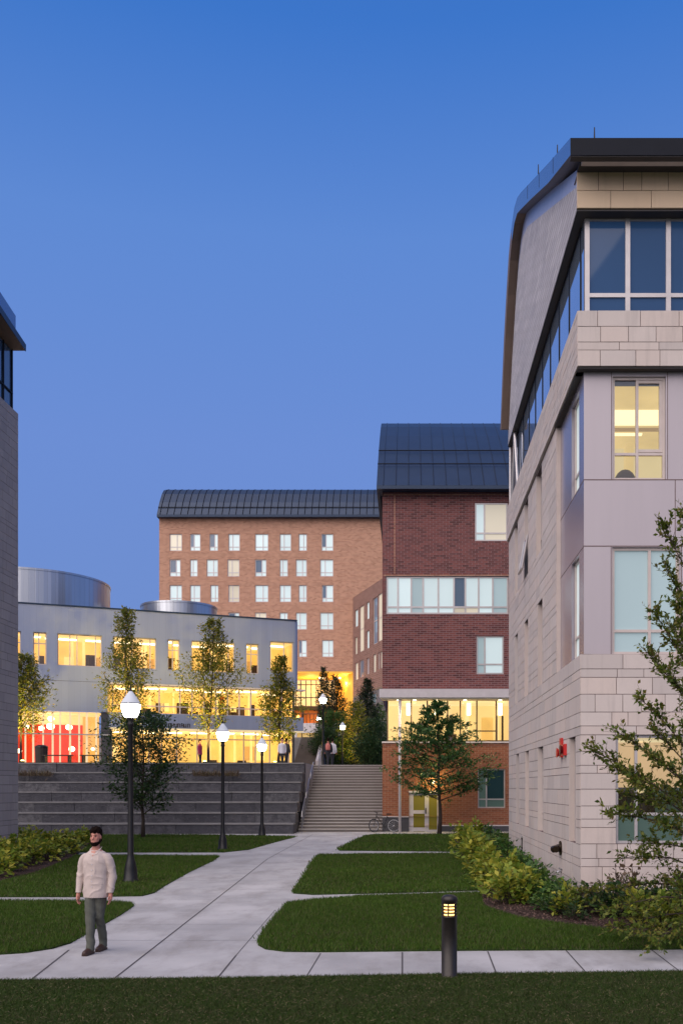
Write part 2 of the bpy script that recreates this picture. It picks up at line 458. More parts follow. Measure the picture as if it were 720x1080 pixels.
def cuts(a, b, keys):
    return sorted({a, b} | {k for k in keys if a < k < b})
def wall(mb, P, u, n, W, z0, z1, ops=(), reveal=.25, thick=.4, mi=0, u_start=0., ends=True):
    """flat wall face with real openings (u0,u1,z0,z1) and their reveals"""
    us = cuts(u_start, W, [o[0] for o in ops] + [o[1] for o in ops]); zs = cuts(z0, z1, [o[2] for o in ops] + [o[3] for o in ops])
    P = Vector((P[0], P[1], 0))
    def q(a, b, c): return P + u * a + n * b + Vector((0, 0, c))
    for i in range(len(us) - 1):
        for j in range(len(zs) - 1):
            um, zm = (us[i] + us[i + 1]) / 2, (zs[j] + zs[j + 1]) / 2
            if any(o[0] < um < o[1] and o[2] < zm < o[3] for o in ops): continue
            mb.poly([q(us[i], 0, zs[j]), q(us[i + 1], 0, zs[j]), q(us[i + 1], 0, zs[j + 1]), q(us[i], 0, zs[j + 1])], mi)
    for a, b, c, d in ops:
        r = -reveal
        if c > z0: mb.poly([q(a, 0, c), q(b, 0, c), q(b, r, c), q(a, r, c)], mi)
        if d < z1: mb.poly([q(a, 0, d), q(b, 0, d), q(b, r, d), q(a, r, d)], mi)
        if a > u_start: mb.poly([q(a, 0, c), q(a, 0, d), q(a, r, d), q(a, r, c)], mi)
        if b < W: mb.poly([q(b, 0, c), q(b, 0, d), q(b, r, d), q(b, r, c)], mi)
    for e in (u_start, W) if ends else ():
        mb.poly([q(e, 0, z0), q(e, 0, z1), q(e, -thick, z1), q(e, -thick, z0)], mi)
    mb.poly([q(u_start, 0, z1), q(W, 0, z1), q(W, -thick, z1), q(u_start, -thick, z1)], mi)
    mb.poly([q(u_start, 0, z0), q(W, 0, z0), q(W, -thick, z0), q(u_start, -thick, z0)], mi)

def ashlar(mb, P, u, n, u0, u1, z0, z1, ops=(), seed=1, gap=.013, proud=.016, wmin=.38, wmax=.95, mi=0, pat=(.36, .34, .17, .30, .35, .18, .28), reveal=.2):
    rnd = random.Random(seed)
    keys = cuts(z0, z1, [o[2] for o in ops] + [o[3] for o in ops])
    levels = []
    k = 0
    for a, b in zip(keys[:-1], keys[1:]):
        hs = []; s = 0
        while s < b - a - .1:
            h = pat[k % len(pat)]; k += 1; hs.append(h); s += h
        if not hs: hs = [b - a]; s = b - a
        z = a
        for h in hs:
            levels.append((z, z + h * (b - a) / s)); z += h * (b - a) / s
    for za, zb in levels:
        zm = (za + zb) / 2
        bl = sorted((o[0], o[1]) for o in ops if o[2] < zm < o[3])
        free = []; c = u0
        for a, b in bl:
            if a > c: free.append((c, min(a, u1)))
            c = max(c, b)
        if c < u1: free.append((c, u1))
        for a, b in free:
            x = a
            while x < b - .01:
                w = rnd.uniform(wmin, wmax)
                if b - (x + w) < .22: w = b - x
                pr = proud + rnd.uniform(-.003, .003)
                mb.obox(P, u, n, x + gap / 2, x + w - gap / 2, -.05, pr, za + gap / 2, zb - gap / 2, mi)
                x += w

def window(parent, P, u, n, u0, u1, z0, z1, vb=(), hb=(), fw=.05, inset=.12, fm='pale_frame', pm='pane_mint', cells=None, label=None, depth=.07, name='window'):
    mb = MB()
    n1, n0 = -inset, -inset - depth
    e = .004
    mb.obox(P, u, n, u0 + e, u0 + fw, n0, n1, z0 + e, z1 - e); mb.obox(P, u, n, u1 - fw, u1 - e, n0, n1, z0 + e, z1 - e)
    mb.obox(P, u, n, u0 + fw, u1 - fw, n0, n1, z0 + e, z0 + fw); mb.obox(P, u, n, u0 + fw, u1 - fw, n0, n1, z1 - fw, z1 - e)
    for a in vb: mb.obox(P, u, n, a - fw / 2, a + fw / 2, n0, n1, z0 + fw, z1 - fw)
    for b in hb: mb.obox(P, u, n, u0 + fw, u1 - fw, n0 + .006, n1 - .006, b - fw / 2, b + fw / 2)
    w = mb.build(name, fm, parent)
    if label: w['label'] = label
    Pz = Vector((P[0], P[1], 0)); nn = -inset - depth * .6
    edges = [u0 + fw * .5] + list(vb) + [u1 - fw * .5]
    def quad(a, b, c, d): return [Pz + u * a + n * nn + Vector((0, 0, c)), Pz + u * b + n * nn + Vector((0, 0, c)), Pz + u * b + n * nn + Vector((0, 0, d)), Pz + u * a + n * nn + Vector((0, 0, d))]
    if cells:
        for i in range(len(edges) - 1):
            zz = [z0 + fw * .5] + list(hb) + [z1 - fw * .5]
            for j in range(len(zz) - 1):
                k = cells[i] if isinstance(cells[i], str) else cells[i][j]
                MB().poly(quad(edges[i], edges[i + 1], zz[j], zz[j + 1])).build('pane', k, w)
    else:
        MB().poly(quad(edges[0], edges[-1], z0 + fw * .5, z1 - fw * .5)).build('pane', pm, w)
    return w

def room(parent, P, u, n, u0, u1, z0, z1, depth=3., inset=.25, wm='cream_glow', cm='cream_bright', fm='floor_glow', seed=1, clutter=3, lamps=2):
    rnd = random.Random(seed)
    P0 = Vector((P[0], P[1], 0)); a, b = -inset, -depth
    def q(x, y, z): return P0 + u * x + n * y + Vector((0, 0, z))
    mb = MB()
    mb.poly([q(u0, b, z0), q(u1, b, z0), q(u1, b, z1), q(u0, b, z1)], 0)
    mb.poly([q(u0, a, z0), q(u0, b, z0), q(u0, b, z1), q(u0, a, z1)], 0); mb.poly([q(u1, a, z0), q(u1, b, z0), q(u1, b, z1), q(u1, a, z1)], 0)
    mb.poly([q(u0, a, z1), q(u1, a, z1), q(u1, b, z1), q(u0, b, z1)], 1); mb.poly([q(u0, a, z0), q(u1, a, z0), q(u1, b, z0), q(u0, b, z0)], 2)
    H = z1 - z0
    for i in range(clutter):
        x = rnd.uniform(u0 + .1, u1 - .5); w = rnd.uniform(.2, .7); d = rnd.uniform(a - depth * .7, a - .5)
        mb.obox(P, u, n, x, min(u1 - .05, x + w), d - .4, d, z0 + .005, z0 + H * rnd.choice((.14, .2, .26, .5)), 3)
    for i in range(clutter // 2):
        x = rnd.uniform(u0 + .2, u1 - .4); mb.obox(P, u, n, x, x + rnd.uniform(.1, .25), b + .1, b + .35, z0 + .005, z1 - .005, 1)
    for i in range(clutter // 2):
        x = rnd.uniform(u0 + .2, u1 - .9); mb.obox(P, u, n, x, x + rnd.uniform(.4, .9), b + .02, b + .06, z0 + H * .3, z0 + H * rnd.uniform(.55, .75), rnd.choice((3, 2, 1)))
    o = mb.build('interior', [wm, cm, fm, 'interior_dark'], parent)
    lb = MB()
    for i in range(lamps):
        x = u0 + (u1 - u0) * (i + .5) / lamps; L = min(1.1, (u1 - u0) / lamps * .35)
        y = rnd.uniform(b * .75, b * .35)
        lb.obox(P, u, n, x - L, x + L, y - .12, y + .12, z1 - .09, z1 - .03)
    if lamps: lb.build('ceiling_light', 'tube', o)
    return o

# ------------------------------------------------------------------ camera, sky, light
cam = bpy.data.cameras.new('camera'); co = bpy.data.objects.new('camera', cam); COL.objects.link(co)
co.location = (0, 0, EYE); co.rotation_euler = (R(90), 0, 0)
cam.sensor_fit = 'VERTICAL'; cam.sensor_height = 36; cam.lens = 36 * F / 1080
cam.shift_x = -(PX - 360) / 1080; cam.shift_y = (PY - 540) / 1080
cam.clip_end = 6000; cam.clip_start = .1
sc.camera = co
sc.view_settings.view_transform = 'Standard'; sc.view_settings.look = 'None'; sc.view_settings.exposure = 0

SUN_EL, SUN_AZ = 48, 214         # soft after-glow, from behind the camera and a little to the left
w = bpy.data.worlds.new('World'); sc.world = w; w.use_nodes = True
nt = w.node_tree; nt.nodes.clear()
wo = nt.nodes.new('ShaderNodeOutputWorld')
sky = N(nt, 'ShaderNodeTexSky', sky_type='NISHITA'); sky.sun_disc = False
sky.sun_elevation = R(1.5); sky.sun_rotation = R(SUN_AZ); sky.altitude = 50; sky.air_density = 1.2; sky.ozone_density = 4.0; sky.dust_density = .6
b1 = N(nt, 'ShaderNodeBackground', i_Strength=.012); nt.links.new(sky.outputs[0], b1.inputs[0])
tc = N(nt, 'ShaderNodeTexCoord'); sp = N(nt, 'ShaderNodeSeparateXYZ'); nt.links.new(tc.outputs['Generated'], sp.inputs[0])
grad = ramp(nt, sp.outputs[2], [(0, (.145, .25, .56)), (.15, (.155, .262, .60)), (.33, (.146, .262, .64)), (.50, (.110, .245, .635)), (.63, (.045, .175, .57)), (.8, (.035, .12, .45)), (1, (.03, .09, .34))])
dt = N(nt, 'ShaderNodeVectorMath', operation='DOT_PRODUCT'); nt.links.new(tc.outputs['Generated'], dt.inputs[0]); dt.inputs[1].default_value = (-.36, -.72, .59)
west = math_(nt, 'POWER', math_(nt, 'MAXIMUM', dt.outputs['Value'], 0.0), 1.3)   # the after-glow behind the camera
grad = mixc(nt, grad, (1.05, .92, .88), math_(nt, 'MULTIPLY', west, .8))
b2 = N(nt, 'ShaderNodeBackground', i_Strength=1.02); nt.links.new(grad, b2.inputs[0])
ad = N(nt, 'ShaderNodeAddShader'); nt.links.new(b1.outputs[0], ad.inputs[0]); nt.links.new(b2.outputs[0], ad.inputs[1])
nt.links.new(ad.outputs[0], wo.inputs[0])
sl = bpy.data.lights.new('sun', 'SUN'); so = bpy.data.objects.new('sun', sl); COL.objects.link(so)
sl.energy = 3.2; sl.angle = R(80); sl.color = (1.0, .89, .84)
d = Vector((math.sin(R(SUN_AZ)) * math.cos(R(SUN_EL)), math.cos(R(SUN_AZ)) * math.cos(R(SUN_EL)), math.sin(R(SUN_EL))))
so.rotation_euler = d.to_track_quat('Z', 'Y').to_euler(); so.location = d * 200

def lamp(parent, loc, power, col=(1, .80, .5), size=.1, typ='POINT', aim=None, spot=70):
    l = bpy.data.lights.new('lamp_light', typ); l.energy = power; l.color = col
    if typ != 'AREA': l.shadow_soft_size = size
    else: l.size = size
    if typ == 'SPOT': l.spot_size = R(spot); l.spot_blend = .6
    o = bpy.data.objects.new('lamp_light', l); COL.objects.link(o); o.parent = parent
    o.location = Vector(loc) - wloc(parent)
    if aim is not None: o.rotation_euler = (Vector(loc) - Vector(aim)).to_track_quat('Z', 'Y').to_euler()
    return o
# ------------------------------------------------------------------ the ground
struct(MB().poly([(-3000, -500, -.06), (3000, -500, -.06), (3000, 5000, -.06), (-3000, 5000, -.06)]).build('ground', 'ground'))
struct(MB().slab([(-34, 10.9), (30, 10.9), (30, 51), (-34, 51)], -.05, 0.0).build('path', 'concrete'))
def gp(pts): return [gnd(x, y) for x, y in pts]
LAWNS = {
 'a': gp([(-60, 881), (20, 880.8), (200, 881), (312, 882.8), (290, 888.5), (262, 896.5), (236, 899.2), (100, 899.3), (-60, 899)]),
 'b': gp([(-60, 903), (60, 902.8), (120, 902.8), (231, 903.5), (225, 908), (200, 920), (175, 934), (163, 942), (150, 945.3), (100, 946.3), (-60, 946.5)]),
 'c': gp([(-60, 951), (0, 951), (100, 951.5), (136, 953), (141, 956), (128, 965), (105, 978), (92, 985), (75, 995), (55, 1001), (25, 1005.5), (0, 1007), (-60, 1008)]),
 'd': gp([(385, 882), (396, 880.6), (480, 880.6), (480, 879.6), (545, 879.6), (600, 881), (600, 899), (480, 898.5), (358, 897.3), (356, 896), (365, 891)]),
 'e': gp([(336, 902), (480, 900.7), (620, 899), (620, 935), (508, 939.3), (420, 942), (330, 944), (309, 942.5), (309, 940), (318, 928), (328, 910)]),
 'f': gp([(303, 953.3), (330, 950), (383, 946), (467, 943.4), (500, 942.5), (760, 960), (950, 970), (950, 1001), (720, 1001.5), (680, 1002), (480, 1003), (340, 1004.5), (300, 1004), (280, 1001.5), (272, 997), (272, 992), (285, 973)]),
 'g': gp([(-60, 1036.5), (0, 1035.5), (120, 1034.5), (240, 1033), (340, 1031.5), (480, 1029), (620, 1027.5), (720, 1026), (950, 1023.5), (1000, 1120), (-130, 1120)]),
}
for k, p in LAWNS.items():
    struct(MB().slab(p, -.02, .022).build('lawn', 'lawn'))
MULCH_R = gp([(478, 886), (483, 893), (497, 921), (507, 943), (510, 957), (545, 969), (600, 977), (650, 983), (720, 990), (950, 998), (950, 930), (612, 946), (537, 889.5), (520, 885.5)])
MULCH_L = gp([(-60, 948), (-20, 936), (0, 931), (40, 921), (75, 906), (92, 894), (96, 888), (60, 887), (-60, 890)])
for p in (MULCH_R, MULCH_L):
    struct(MB().slab(p, -.02, .034).build('mulch_bed', 'mulch'))
# joints tooled into the concrete
jm = MB()
def joint(a, b, w=.014):
    w *= .62
    a, b = gnd(*a), gnd(*b); d = (b - a).normalized(); s = Vector((-d.y, d.x, 0)) * w
    jm.poly([a - s + Vector((0, 0, .004)), b - s + Vector((0, 0, .004)), b + s + Vector((0, 0, .004)), a + s + Vector((0, 0, .004))])
for a, b, wj in [((117, 1035), (282, 906), .02), ((31.7, 1034.5), (73, 1002), .02), ((228, 1033.5), (249, 1007.7), .018), ((322, 1032), (338, 1005.5), .012), ((424, 1030.5), (424, 1004.5), .016),
             ((523.6, 1028.5), (514, 1003.6), .016), ((619, 1027.5), (596.7, 1002.8), .016), ((718, 1026), (687, 1002.2), .014), ((282, 906), (330, 880), .016), ((249, 1007.7), (290, 960), .008)]: joint(a, b, wj)
for y, x0, x1 in [(992, 80, 272), (975, 112, 283), (961, 136, 297), (948.5, 145, 306), (938, 170, 310), (929, 184, 317), (921, 199, 321), (914, 212, 325), (908, 224, 329), (903, 232, 334), (896, 264, 356), (891, 281, 365), (887, 296, 372), (884, 307, 378)]:
    joint((x0, y), (x1, y), .007)
for x in (340, 380, 420, 460): joint((x, 944.5 - (x - 340) * .03), (x + 3, 949.5 - (x - 340) * .045), .012)
struct(jm.build('path_joint', 'seam'))

# upper ground behind the terraces
PZ = 3.70
struct(MB().slab([(-70, 53.5), (-5.75, 53.5), (-5.75, 58), (-1.2, 58), (-1.2, 66), (14, 66), (14, 150), (-70, 150)], -.05, PZ).build('plaza', 'concrete'))
struct(MB().slab([(-60, 92.5), (20, 92.5), (20, 150), (-60, 150)], PZ + .001, 7.2).build('upper_plaza', 'concrete'))
struct(MB().slab([(-40, 54), (-9, 54), (-9, 56.4), (-40, 56.4)], PZ - .02, PZ + .06).build('lawn', 'lawn'))

# ------------------------------------------------------------------ terraced granite walls and the stairs
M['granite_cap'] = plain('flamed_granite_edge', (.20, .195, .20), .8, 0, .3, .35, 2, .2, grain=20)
ter = thing('terrace_wall', (-18, 47.7, 0), 'dark granite retaining walls stepping up in seven long tiers below the curved white hall', 'retaining wall')
rnd = random.Random(5)
for k in range(7):
    y0, z0, z1 = 47.7 + .83 * k, .53 * k, .53 * (k + 1)
    mb = MB(); x = -30.
    while x < -5.8:
        wd = rnd.uniform(1.5, 3.2)
        if -5.75 - (x + wd) < .9: wd = -5.75 - x
        j = rnd.uniform(-.02, .02)
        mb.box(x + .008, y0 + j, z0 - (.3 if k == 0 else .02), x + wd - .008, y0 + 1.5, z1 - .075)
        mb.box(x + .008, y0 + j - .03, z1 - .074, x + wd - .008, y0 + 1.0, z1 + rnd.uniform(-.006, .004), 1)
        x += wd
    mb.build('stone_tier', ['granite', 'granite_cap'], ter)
MB().box(-29.9, 48.4, -.2, -5.8, 54.6, .5).box(-29.9, 53, .5, -5.8, 54.4, 3.5).build('footing', 'granite', ter)
st = thing('stair', (-3.55, 49.7, 0), 'broad pale concrete stairs climbing between the granite tiers and the red brick block', 'stairs')
mb = MB(); mn = MB(); y = 49.7; n = 23; rise = PZ / n
for i in range(n):
    run = .95 if i in (13,) else .335
    z = rise * (i + 1)
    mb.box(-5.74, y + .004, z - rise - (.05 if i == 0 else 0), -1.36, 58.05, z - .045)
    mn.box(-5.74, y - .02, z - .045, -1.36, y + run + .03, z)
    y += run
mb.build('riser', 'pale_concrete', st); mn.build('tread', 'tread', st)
def stair_rail(y0, y1, z0, z1, x=-5.55):
    t = thing('handrail', (x, y0, z0), 'x', 'handrail', 'steel handrail segments up the left of the stairs')
    mb = MB(); n = 4
    for i in range(n):
        f = i / (n - 1); yy = y0 + (y1 - y0) * f; zz = z0 + (z1 - z0) * f
        mb.tube([(x, yy, zz - .05), (x, yy, zz + .92)], .022, 6)
    mb.build('post', 'rail', t)
    MB().tube([(x, y0 - .25, z0 + .62), (x, y0, z0 + .92), (x, y1, z1 + .92), (x, y1 + .3, z1 + .92)], .026, 6).build('rail', 'rail', t)
    MB().tube([(x, y0, z0 + .5), (x, y1, z1 + .5)], .018, 6).build('mid_rail', 'rail', t)
    return t
stair_rail(49.8, 51.3, .16, .90)['label'] = 'lowest steel handrail segment at the foot of the wide concrete stairs'
stair_rail(51.9, 53.4, 1.13, 1.93)['label'] = 'second steel handrail segment up the wide stairs beside the granite tiers'
stair_rail(54.2, 55.7, 2.25, 2.90)['label'] = 'third steel handrail segment just above the stair landing'
stair_rail(56.9, 58.4, 3.4, 3.72, -5.35)['label'] = 'topmost steel handrail segment at the head of the wide stairs'

# ------------------------------------------------------------------ right: stone building
X0, Y0, Y1 = 3.62, 19.84, 33.95
SB = thing('stone_building', (X0, Y0, 0), 'pale limestone building at the right with dark curved metal roof and ribbon of corner glass', 'building')
OPS_F = [(.725, 2.2, 1.17, 3.45)]
slots = [(20.43, 21.27, 1.15, 3.45), (25.3, 26.4, 1.15, 3.45), (28.35, 29.2, 1.15, 3.45), (30.85, 31.7, 1.15, 3.45)]
up2 = [(25.46, 26.4, 5.14, 7.44), (28.5, 29.4, 5.14, 7.44), (31.2, 32.0, 5.14, 7.44)]
up3 = [(25.6, 26.7, 8.80, 11.10), (28.5, 29.4, 8.80, 11.10), (31.2, 32.0, 8.80, 11.10)]
OPS_L = [(a - Y0, b - Y0, c, e) for a, b, c, e in slots + up2 + up3]
bay_cut = [(-.01, 23.1 - Y0, 5.14, 11.13)]
EW = 12.
mb = MB()
wall(mb, (X0, Y0), UX, NF, EW, -.3, 5.14, OPS_F, .2, mi=1)
wall(mb, (X0, Y0), UY, NL, Y1 - Y0, -.3, 11.13, OPS_L + bay_cut, .2, mi=1, ends=False)
ashlar(mb, (X0, Y0), UX, NF, -.016, EW, -.02, 5.14, OPS_F, 7, wmin=.30, wmax=.92, mi=0)
ashlar(mb, (X0, Y0), UY, NL, -.003, Y1 - Y0, -.02, 11.13, OPS_L + bay_cut, 4, mi=0, wmin=.6, wmax=1.3)
mb.box(X0 + .001, Y1 - .02, -.3, X0 + 12, Y1 + .02, 14.9, 1)
# jambs of the slots, dressed in stone
for a, b, c, e in OPS_L:
    for q in (a, b): mb.obox((X0, Y0), UY, NL, q - .003 if q == a else q - .012, q + .012 if q == a else q + .003, -.19, .012, c, e, 0)
base = mb.build('stone_wall', ['limestone', 'joint'], SB)
for a, b, c, e in OPS_L:
    window(SB, (X0, Y0), UY, NL, a + .012, b - .012, c, e, fw=.05, inset=.10, fm='cream_frame', pm='pane_dark', hb=(c + .5,))
# awning sash left open on the third floor
mb = MB()
ys, ye = 28.55, 29.35
def sash(o): return X0 - .02 - o
for (za, oa, zb, ob) in [(9.95, .0, 8.95, .17)]:
    mb.tube([(sash(oa), ys, za), (sash(ob), ys, zb)], .035, 4); mb.tube([(sash(oa), ye, za), (sash(ob), ye, zb)], .035, 4); mb.tube([(sash(ob), ys, zb), (sash(ob), ye, zb)], .04, 4)
aw = mb.build('open_sash', 'pale_frame', SB); aw['label'] = 'awning sash propped open'
MB().poly([(sash(0), ys, 9.95), (sash(0), ye, 9.95), (sash(.17), ye, 8.95), (sash(.17), ys, 8.95)]).build('pane', 'pane_dark', aw)
window(SB, (X0, Y0), UX, NF, .725, 2.2, 1.17, 3.45, vb=(1.16,), hb=(1.79,), fw=.06, inset=.06, fm='pale_frame', cells=[('pane_green', 'pane_clear'), ('pane_green', 'pane_clear')])
mb = MB()          # roller blind half way down the ground-floor window, room light put in as glow
mb.box(X0 + .78, Y0 + .2, 2.35, X0 + 2.15, Y0 + .21, 3.3)
mb.build('roller_blind', glow('blind_glow', (1.0, .66, .28), .50, .2, .8, (.25, .2, .14)), SB)
room(SB, (X0, Y0), UX, NF, .6, 3.2, 1.0, 3.44, 3.2, .24, 'pane_green', 'cream_bright', 'floor_glow', 3, 3, 0)
# the recessed metal bay on the corner
BX, BY = 3.705, 20.0
W2 = (4.31 - BX, 5.43 - BX, 8.84, 11.02); W3 = (4.30 - BX, 5.72 - BX, 5.16, 7.42)
mb = MB()
wall(mb, (BX, BY), UX, NF, 11.8, 5.12, 11.14, [W2, W3], .18, ends=False)
bay = mb.build('bay_front', 'bay_panel', SB)
mb = MB()
for zz in (8.84, 7.44): mb.obox((BX, BY), UX, NF, 0, 11.8, -.01, .003, zz - .010, zz + .010)
for uu, za, zb in ((5.46 - BX + .16, 7.45, 8.83), (.0, 5.15, 5.16)): mb.obox((BX, BY), UX, NF, uu, uu + .016, -.01, .0035, za, zb)
for uu in (W3[0] - .03, W3[1] + .03): mb.obox((BX, BY), UX, NF, uu, uu + .014, -.01, .0032, 5.15, 7.43)
for uu in (W2[0] - .03, W2[1] + .03): mb.obox((BX, BY), UX, NF, uu, uu + .014, -.01, .0032, 8.85, 11.12)
mb.build('panel_joint', 'joint', bay)
SW = [(.55, 1.5, 8.84, 10.95), (.55, 1.5, 5.2, 7.40)]
mb = MB()
wall(mb, (BX, BY + .002), UY, NL, 23.1 - BY, 5.12, 11.12, SW, .16, ends=False)
side = mb.build('bay_side', 'bay_metal', SB)
mb = MB()
for zz in (8.84, 7.44): mb.obox((BX, BY), UY, NL, 0.01, 3.1, -.01, .003, zz - .01, zz + .01)
mb.build('panel_joint', 'joint', side)
MB().box(X0 - .012, 23.075, 5.145, BX + .01, 23.097, 11.12).build('bay_jamb', 'cream_frame', SB)
for a, b, c, e in SW: window(SB, (BX, BY), UY, NL, a, b, c, e, hb=(c + .5,), inset=.07, fm='cream_frame', pm='pane_pale')
window(SB, (BX, BY), UX, NF, *W2, vb=(W2[0] + .53,), hb=(9.40,), fw=.055, inset=.05, fm='cream_frame', pm='pane_clear')
window(SB, (BX, BY), UX, NF, *W3, vb=(W3[0] + .80,), hb=(5.66,), fw=.06, inset=.05, fm='cream_frame', pm='pane_mint')
room(SB, (BX, BY), UX, NF, .2, 3.4, 8.5, 11.1, 4.5, .24, glow('office_wall_glow', (1.0, .82, .42), .60, .25, .6, (.1, .08, .05)), glow('office_ceiling_glow', (1.0, .74, .30), .64, .3, .9, (.1, .08, .05)), 'floor_glow', 9, 2, 0)  # office light put in as glow of wall and ceiling
ct = glow('ceiling_trough', (1.0, .90, .56), 1.05, .05)
MB().box(3.95, 21.9, 11.03, 6.9, 22.75, 11.07).build('ceiling_light', ct, SB); MB().box(4.0, 23.3, 11.02, 5.75, 23.4, 11.06).build('ceiling_light', ct, SB)
MB().box(3.95, 23.0, 11.0, 6.9, 23.06, 11.075).build('ceiling_beam', 'cream_frame', SB)
MB().box(BX + W2[0] + .03, BY + .10, 10.86, BX + W2[1] - .03, BY + .12, 10.97).build('head_shadow_strip', plain('blue_grey_head_shadow', (.10, .13, .16), .6), SB)  # dark strip painting in the shadow of the frame depth
MB().obox((BX, BY), UX, NF, W2[0] + .56, W2[1] - .055, -.12, -.06, 9.44, 9.50).obox((BX, BY), UX, NF, W2[1] - .12, W2[1] - .056, -.12, -.06, 9.5, 10.96).obox((BX, BY), UX, NF, W2[0] + .56, W2[1] - .12, -.12, -.06, 10.90, 10.96).build('sash', 'cream_frame', SB)
mb = MB(); mb.ball((4.75, 20.75, 8.95), (.26, .12, .36)); mb.build('chair_back', plain('grey_chair', (.10, .10, .12)), SB, True)
# projecting stone band
mb = MB()
BXL, BYF = 3.545, 19.79
wall(mb, (BXL, BYF), UX, NF, 12, 11.15, 12.28, (), mi=1, ends=False); wall(mb, (BXL, BYF), UY, NL, 33.97 - BYF, 11.15, 12.28, (), mi=1, ends=False)
ashlar(mb, (BXL, BYF), UX, NF, -.016, 12, 11.14, 12.30, (), 21, mi=0, pat=(.34, .17, .33, .34))
ashlar(mb, (BXL, BYF), UY, NL, -.003, 33.97 - BYF, 11.14, 12.30, (), 22, mi=0, pat=(.13, .11, .12, .10), gap=.010)
mb.build('stone_band', ['limestone', 'joint'], SB)
mb = MB(); mb.box(BXL + .02, BYF + .02, 11.105, 15.5, BY + .2, 11.145).box(BXL + .02, BY, 11.105, BX + .2, 23.1, 11.145)
mb.build('band_soffit', 'dark_soffit', SB)
# ribbon of glass under the roof
GX, GY, GZ0, GZ1 = 3.74, 20.12, 12.30, 14.42
mb = MB()
for x in (GX, 4.50 + .10, 5.46, 6.42, 7.38): mb.box(x, GY - .04, GZ0, x + .10, GY + .06, GZ1)
for z in (GZ0, 12.74, GZ1 - .06): mb.box(GX + .1, GY - .03, z, 15, GY + .05, z + (.085 if z > 12.5 else .05))
gw = mb.build('window', 'pale_frame', SB)
MB().poly([(GX + .05, GY + .01, GZ0), (15, GY + .01, GZ0), (15, GY + .01, GZ1), (GX + .05, GY + .01, GZ1)]).build('pane', 'pane_dark', gw)
mb = MB(); y = GY + .35
while y < 33.6:
    mb.box(GX - .028, y, GZ0, GX + .03, y + .045, GZ1); y += 1.45
mb.box(GX - .03, GY + .3, GZ0 + .001, GX + .02, 33.6, GZ0 + .05); mb.box(GX - .03, GY + .3, GZ1 - .06, GX + .02, 33.6, GZ1 - .001)
gs = mb.build('window', 'fascia_dark', SB)
MB().poly([(GX - .01, GY + .02, GZ0), (GX - .01, 33.7, GZ0), (GX - .01, 33.7, GZ1), (GX - .01, GY + .02, GZ1)]).build('pane', plain('side_glass', (.36, .46, .62), .03, .75, .8, .2, .4, .0), gs)
for (ya, za, yb, zb) in ((33.1, 12.3, 32.2, 14.4), (31.3, 12.3, 32.2, 14.4), (33.6, 12.3, 33.6, 14.4)): MB().tube([(GX - .12, ya, za), (GX - .12, yb, zb)], .045, 6).build('brace', 'pale_frame', SB)
mb = MB(); mb.box(GX + .3, GY + .3, 12.29, 15, 33.6, 12.31).box(GX + .02, 33.62, 12.3, 15, 33.9, 14.5)
mb.build('floor_slab', 'dark_soffit', SB)
# gable wall over the ribbon
UXL, UYF = 3.525, 19.80
prof_in = [(19.83, 15.25), (28.0, 19.25), (29.2, 19.62), (30.0, 19.4), (30.9, 18.8), (32.2, 17.1), (33.5, 14.42), (19.83, 14.42)]
mb = MB()
pts = [(UXL, y, z - (.34 if z > 15 else 0)) for y, z in prof_in]
MB().poly([(UXL + .03, max(y, 20.0), z + (.2 if y > 20 else .12)) for y, z in prof_in[:7]] + [(UXL + .03, 20.0, 14.6)]).build('frieze_strip', plain('pale_blue_strip', (.33, .36, .50), .4), SB)
mb.poly(pts); mb.poly([(UXL + .3, y, z) for y, z in prof_in])
mb.build('gable_wall', 'gable', SB)
mb = MB()
wall(mb, (UXL + .004, UYF), UX, NF, 12, 14.46, 15.18, (), mi=1, ends=False)
ashlar(mb, (UXL, UYF), UX, NF, -.006, 12, 14.44, 15.20, (), 33, mi=0, pat=(.36, .38))
mb.build('stone_frieze', ['limestone_warm_lit', 'joint'], SB)
MB().box(UXL + .01, UYF + .02, 14.40, 15.5, GY + .3, 14.43).box(UXL + .01, GY + .3, 14.40, GX + .3, 33.6, 14.43).build('head_soffit', 'dark_soffit', SB)
# curved roof
prof = [(19.15, 15.47), (22.0, 16.86), (25.0, 18.36), (27.6, 19.66), (28.5, 20.07), (29.3, 20.25), (30.2, 20.08), (30.9, 19.66), (31.6, 18.85), (32.4, 17.75), (33.0, 16.6), (33.7, 15.05)]
low = [(19.15, 15.12), (22.2, 16.5), (25.2, 18.0), (27.7, 19.22), (28.5, 19.6), (29.25, 19.75), (29.95, 19.62), (30.5, 19.3), (31.2, 18.55), (31.95, 17.5), (32.6, 16.4), (33.35, 14.95)]
RX0 = 3.275
mb = MB(); nP = len(prof)
for (a, b), (c, e) in zip(zip(prof[:-1], prof[1:]), zip(low[:-1], low[1:])):
    mb.poly([(RX0, *a), (16, *a), (16, *b), (RX0, *b)], 0); mb.poly([(RX0, *c), (16, *c), (16, *e), (RX0, *e)], 4 if c[0] < 28 else 2)
mb.poly([(RX0, *prof[0]), (16, *prof[0]), (16, *low[0]), (RX0, *low[0])], 1); mb.poly([(RX0, *prof[-1]), (16, *prof[-1]), (16, *low[-1]), (RX0, *low[-1])], 2)
for i in range(nP - 1): mb.poly([(RX0, *prof[i]), (RX0, *prof[i + 1]), (RX0, *low[i + 1]), (RX0, *low[i])], 3 if i < 6 else 2)
roof = mb.build('roof', ['roof_blue', 'fascia_dark', 'brown_soffit', 'fascia_blue', 'soffit_blue'], SB)
mb = MB()
mb.box(RX0 + .28, 19.32, 15.13, 15.9, 19.5, 15.29, 0).box(RX0 + .25, 19.50, 15.185, 15.9, 19.86, 15.21, 1).box(RX0 + .02, 19.17, 15.10, 15.9, 19.32, 15.118, 1)
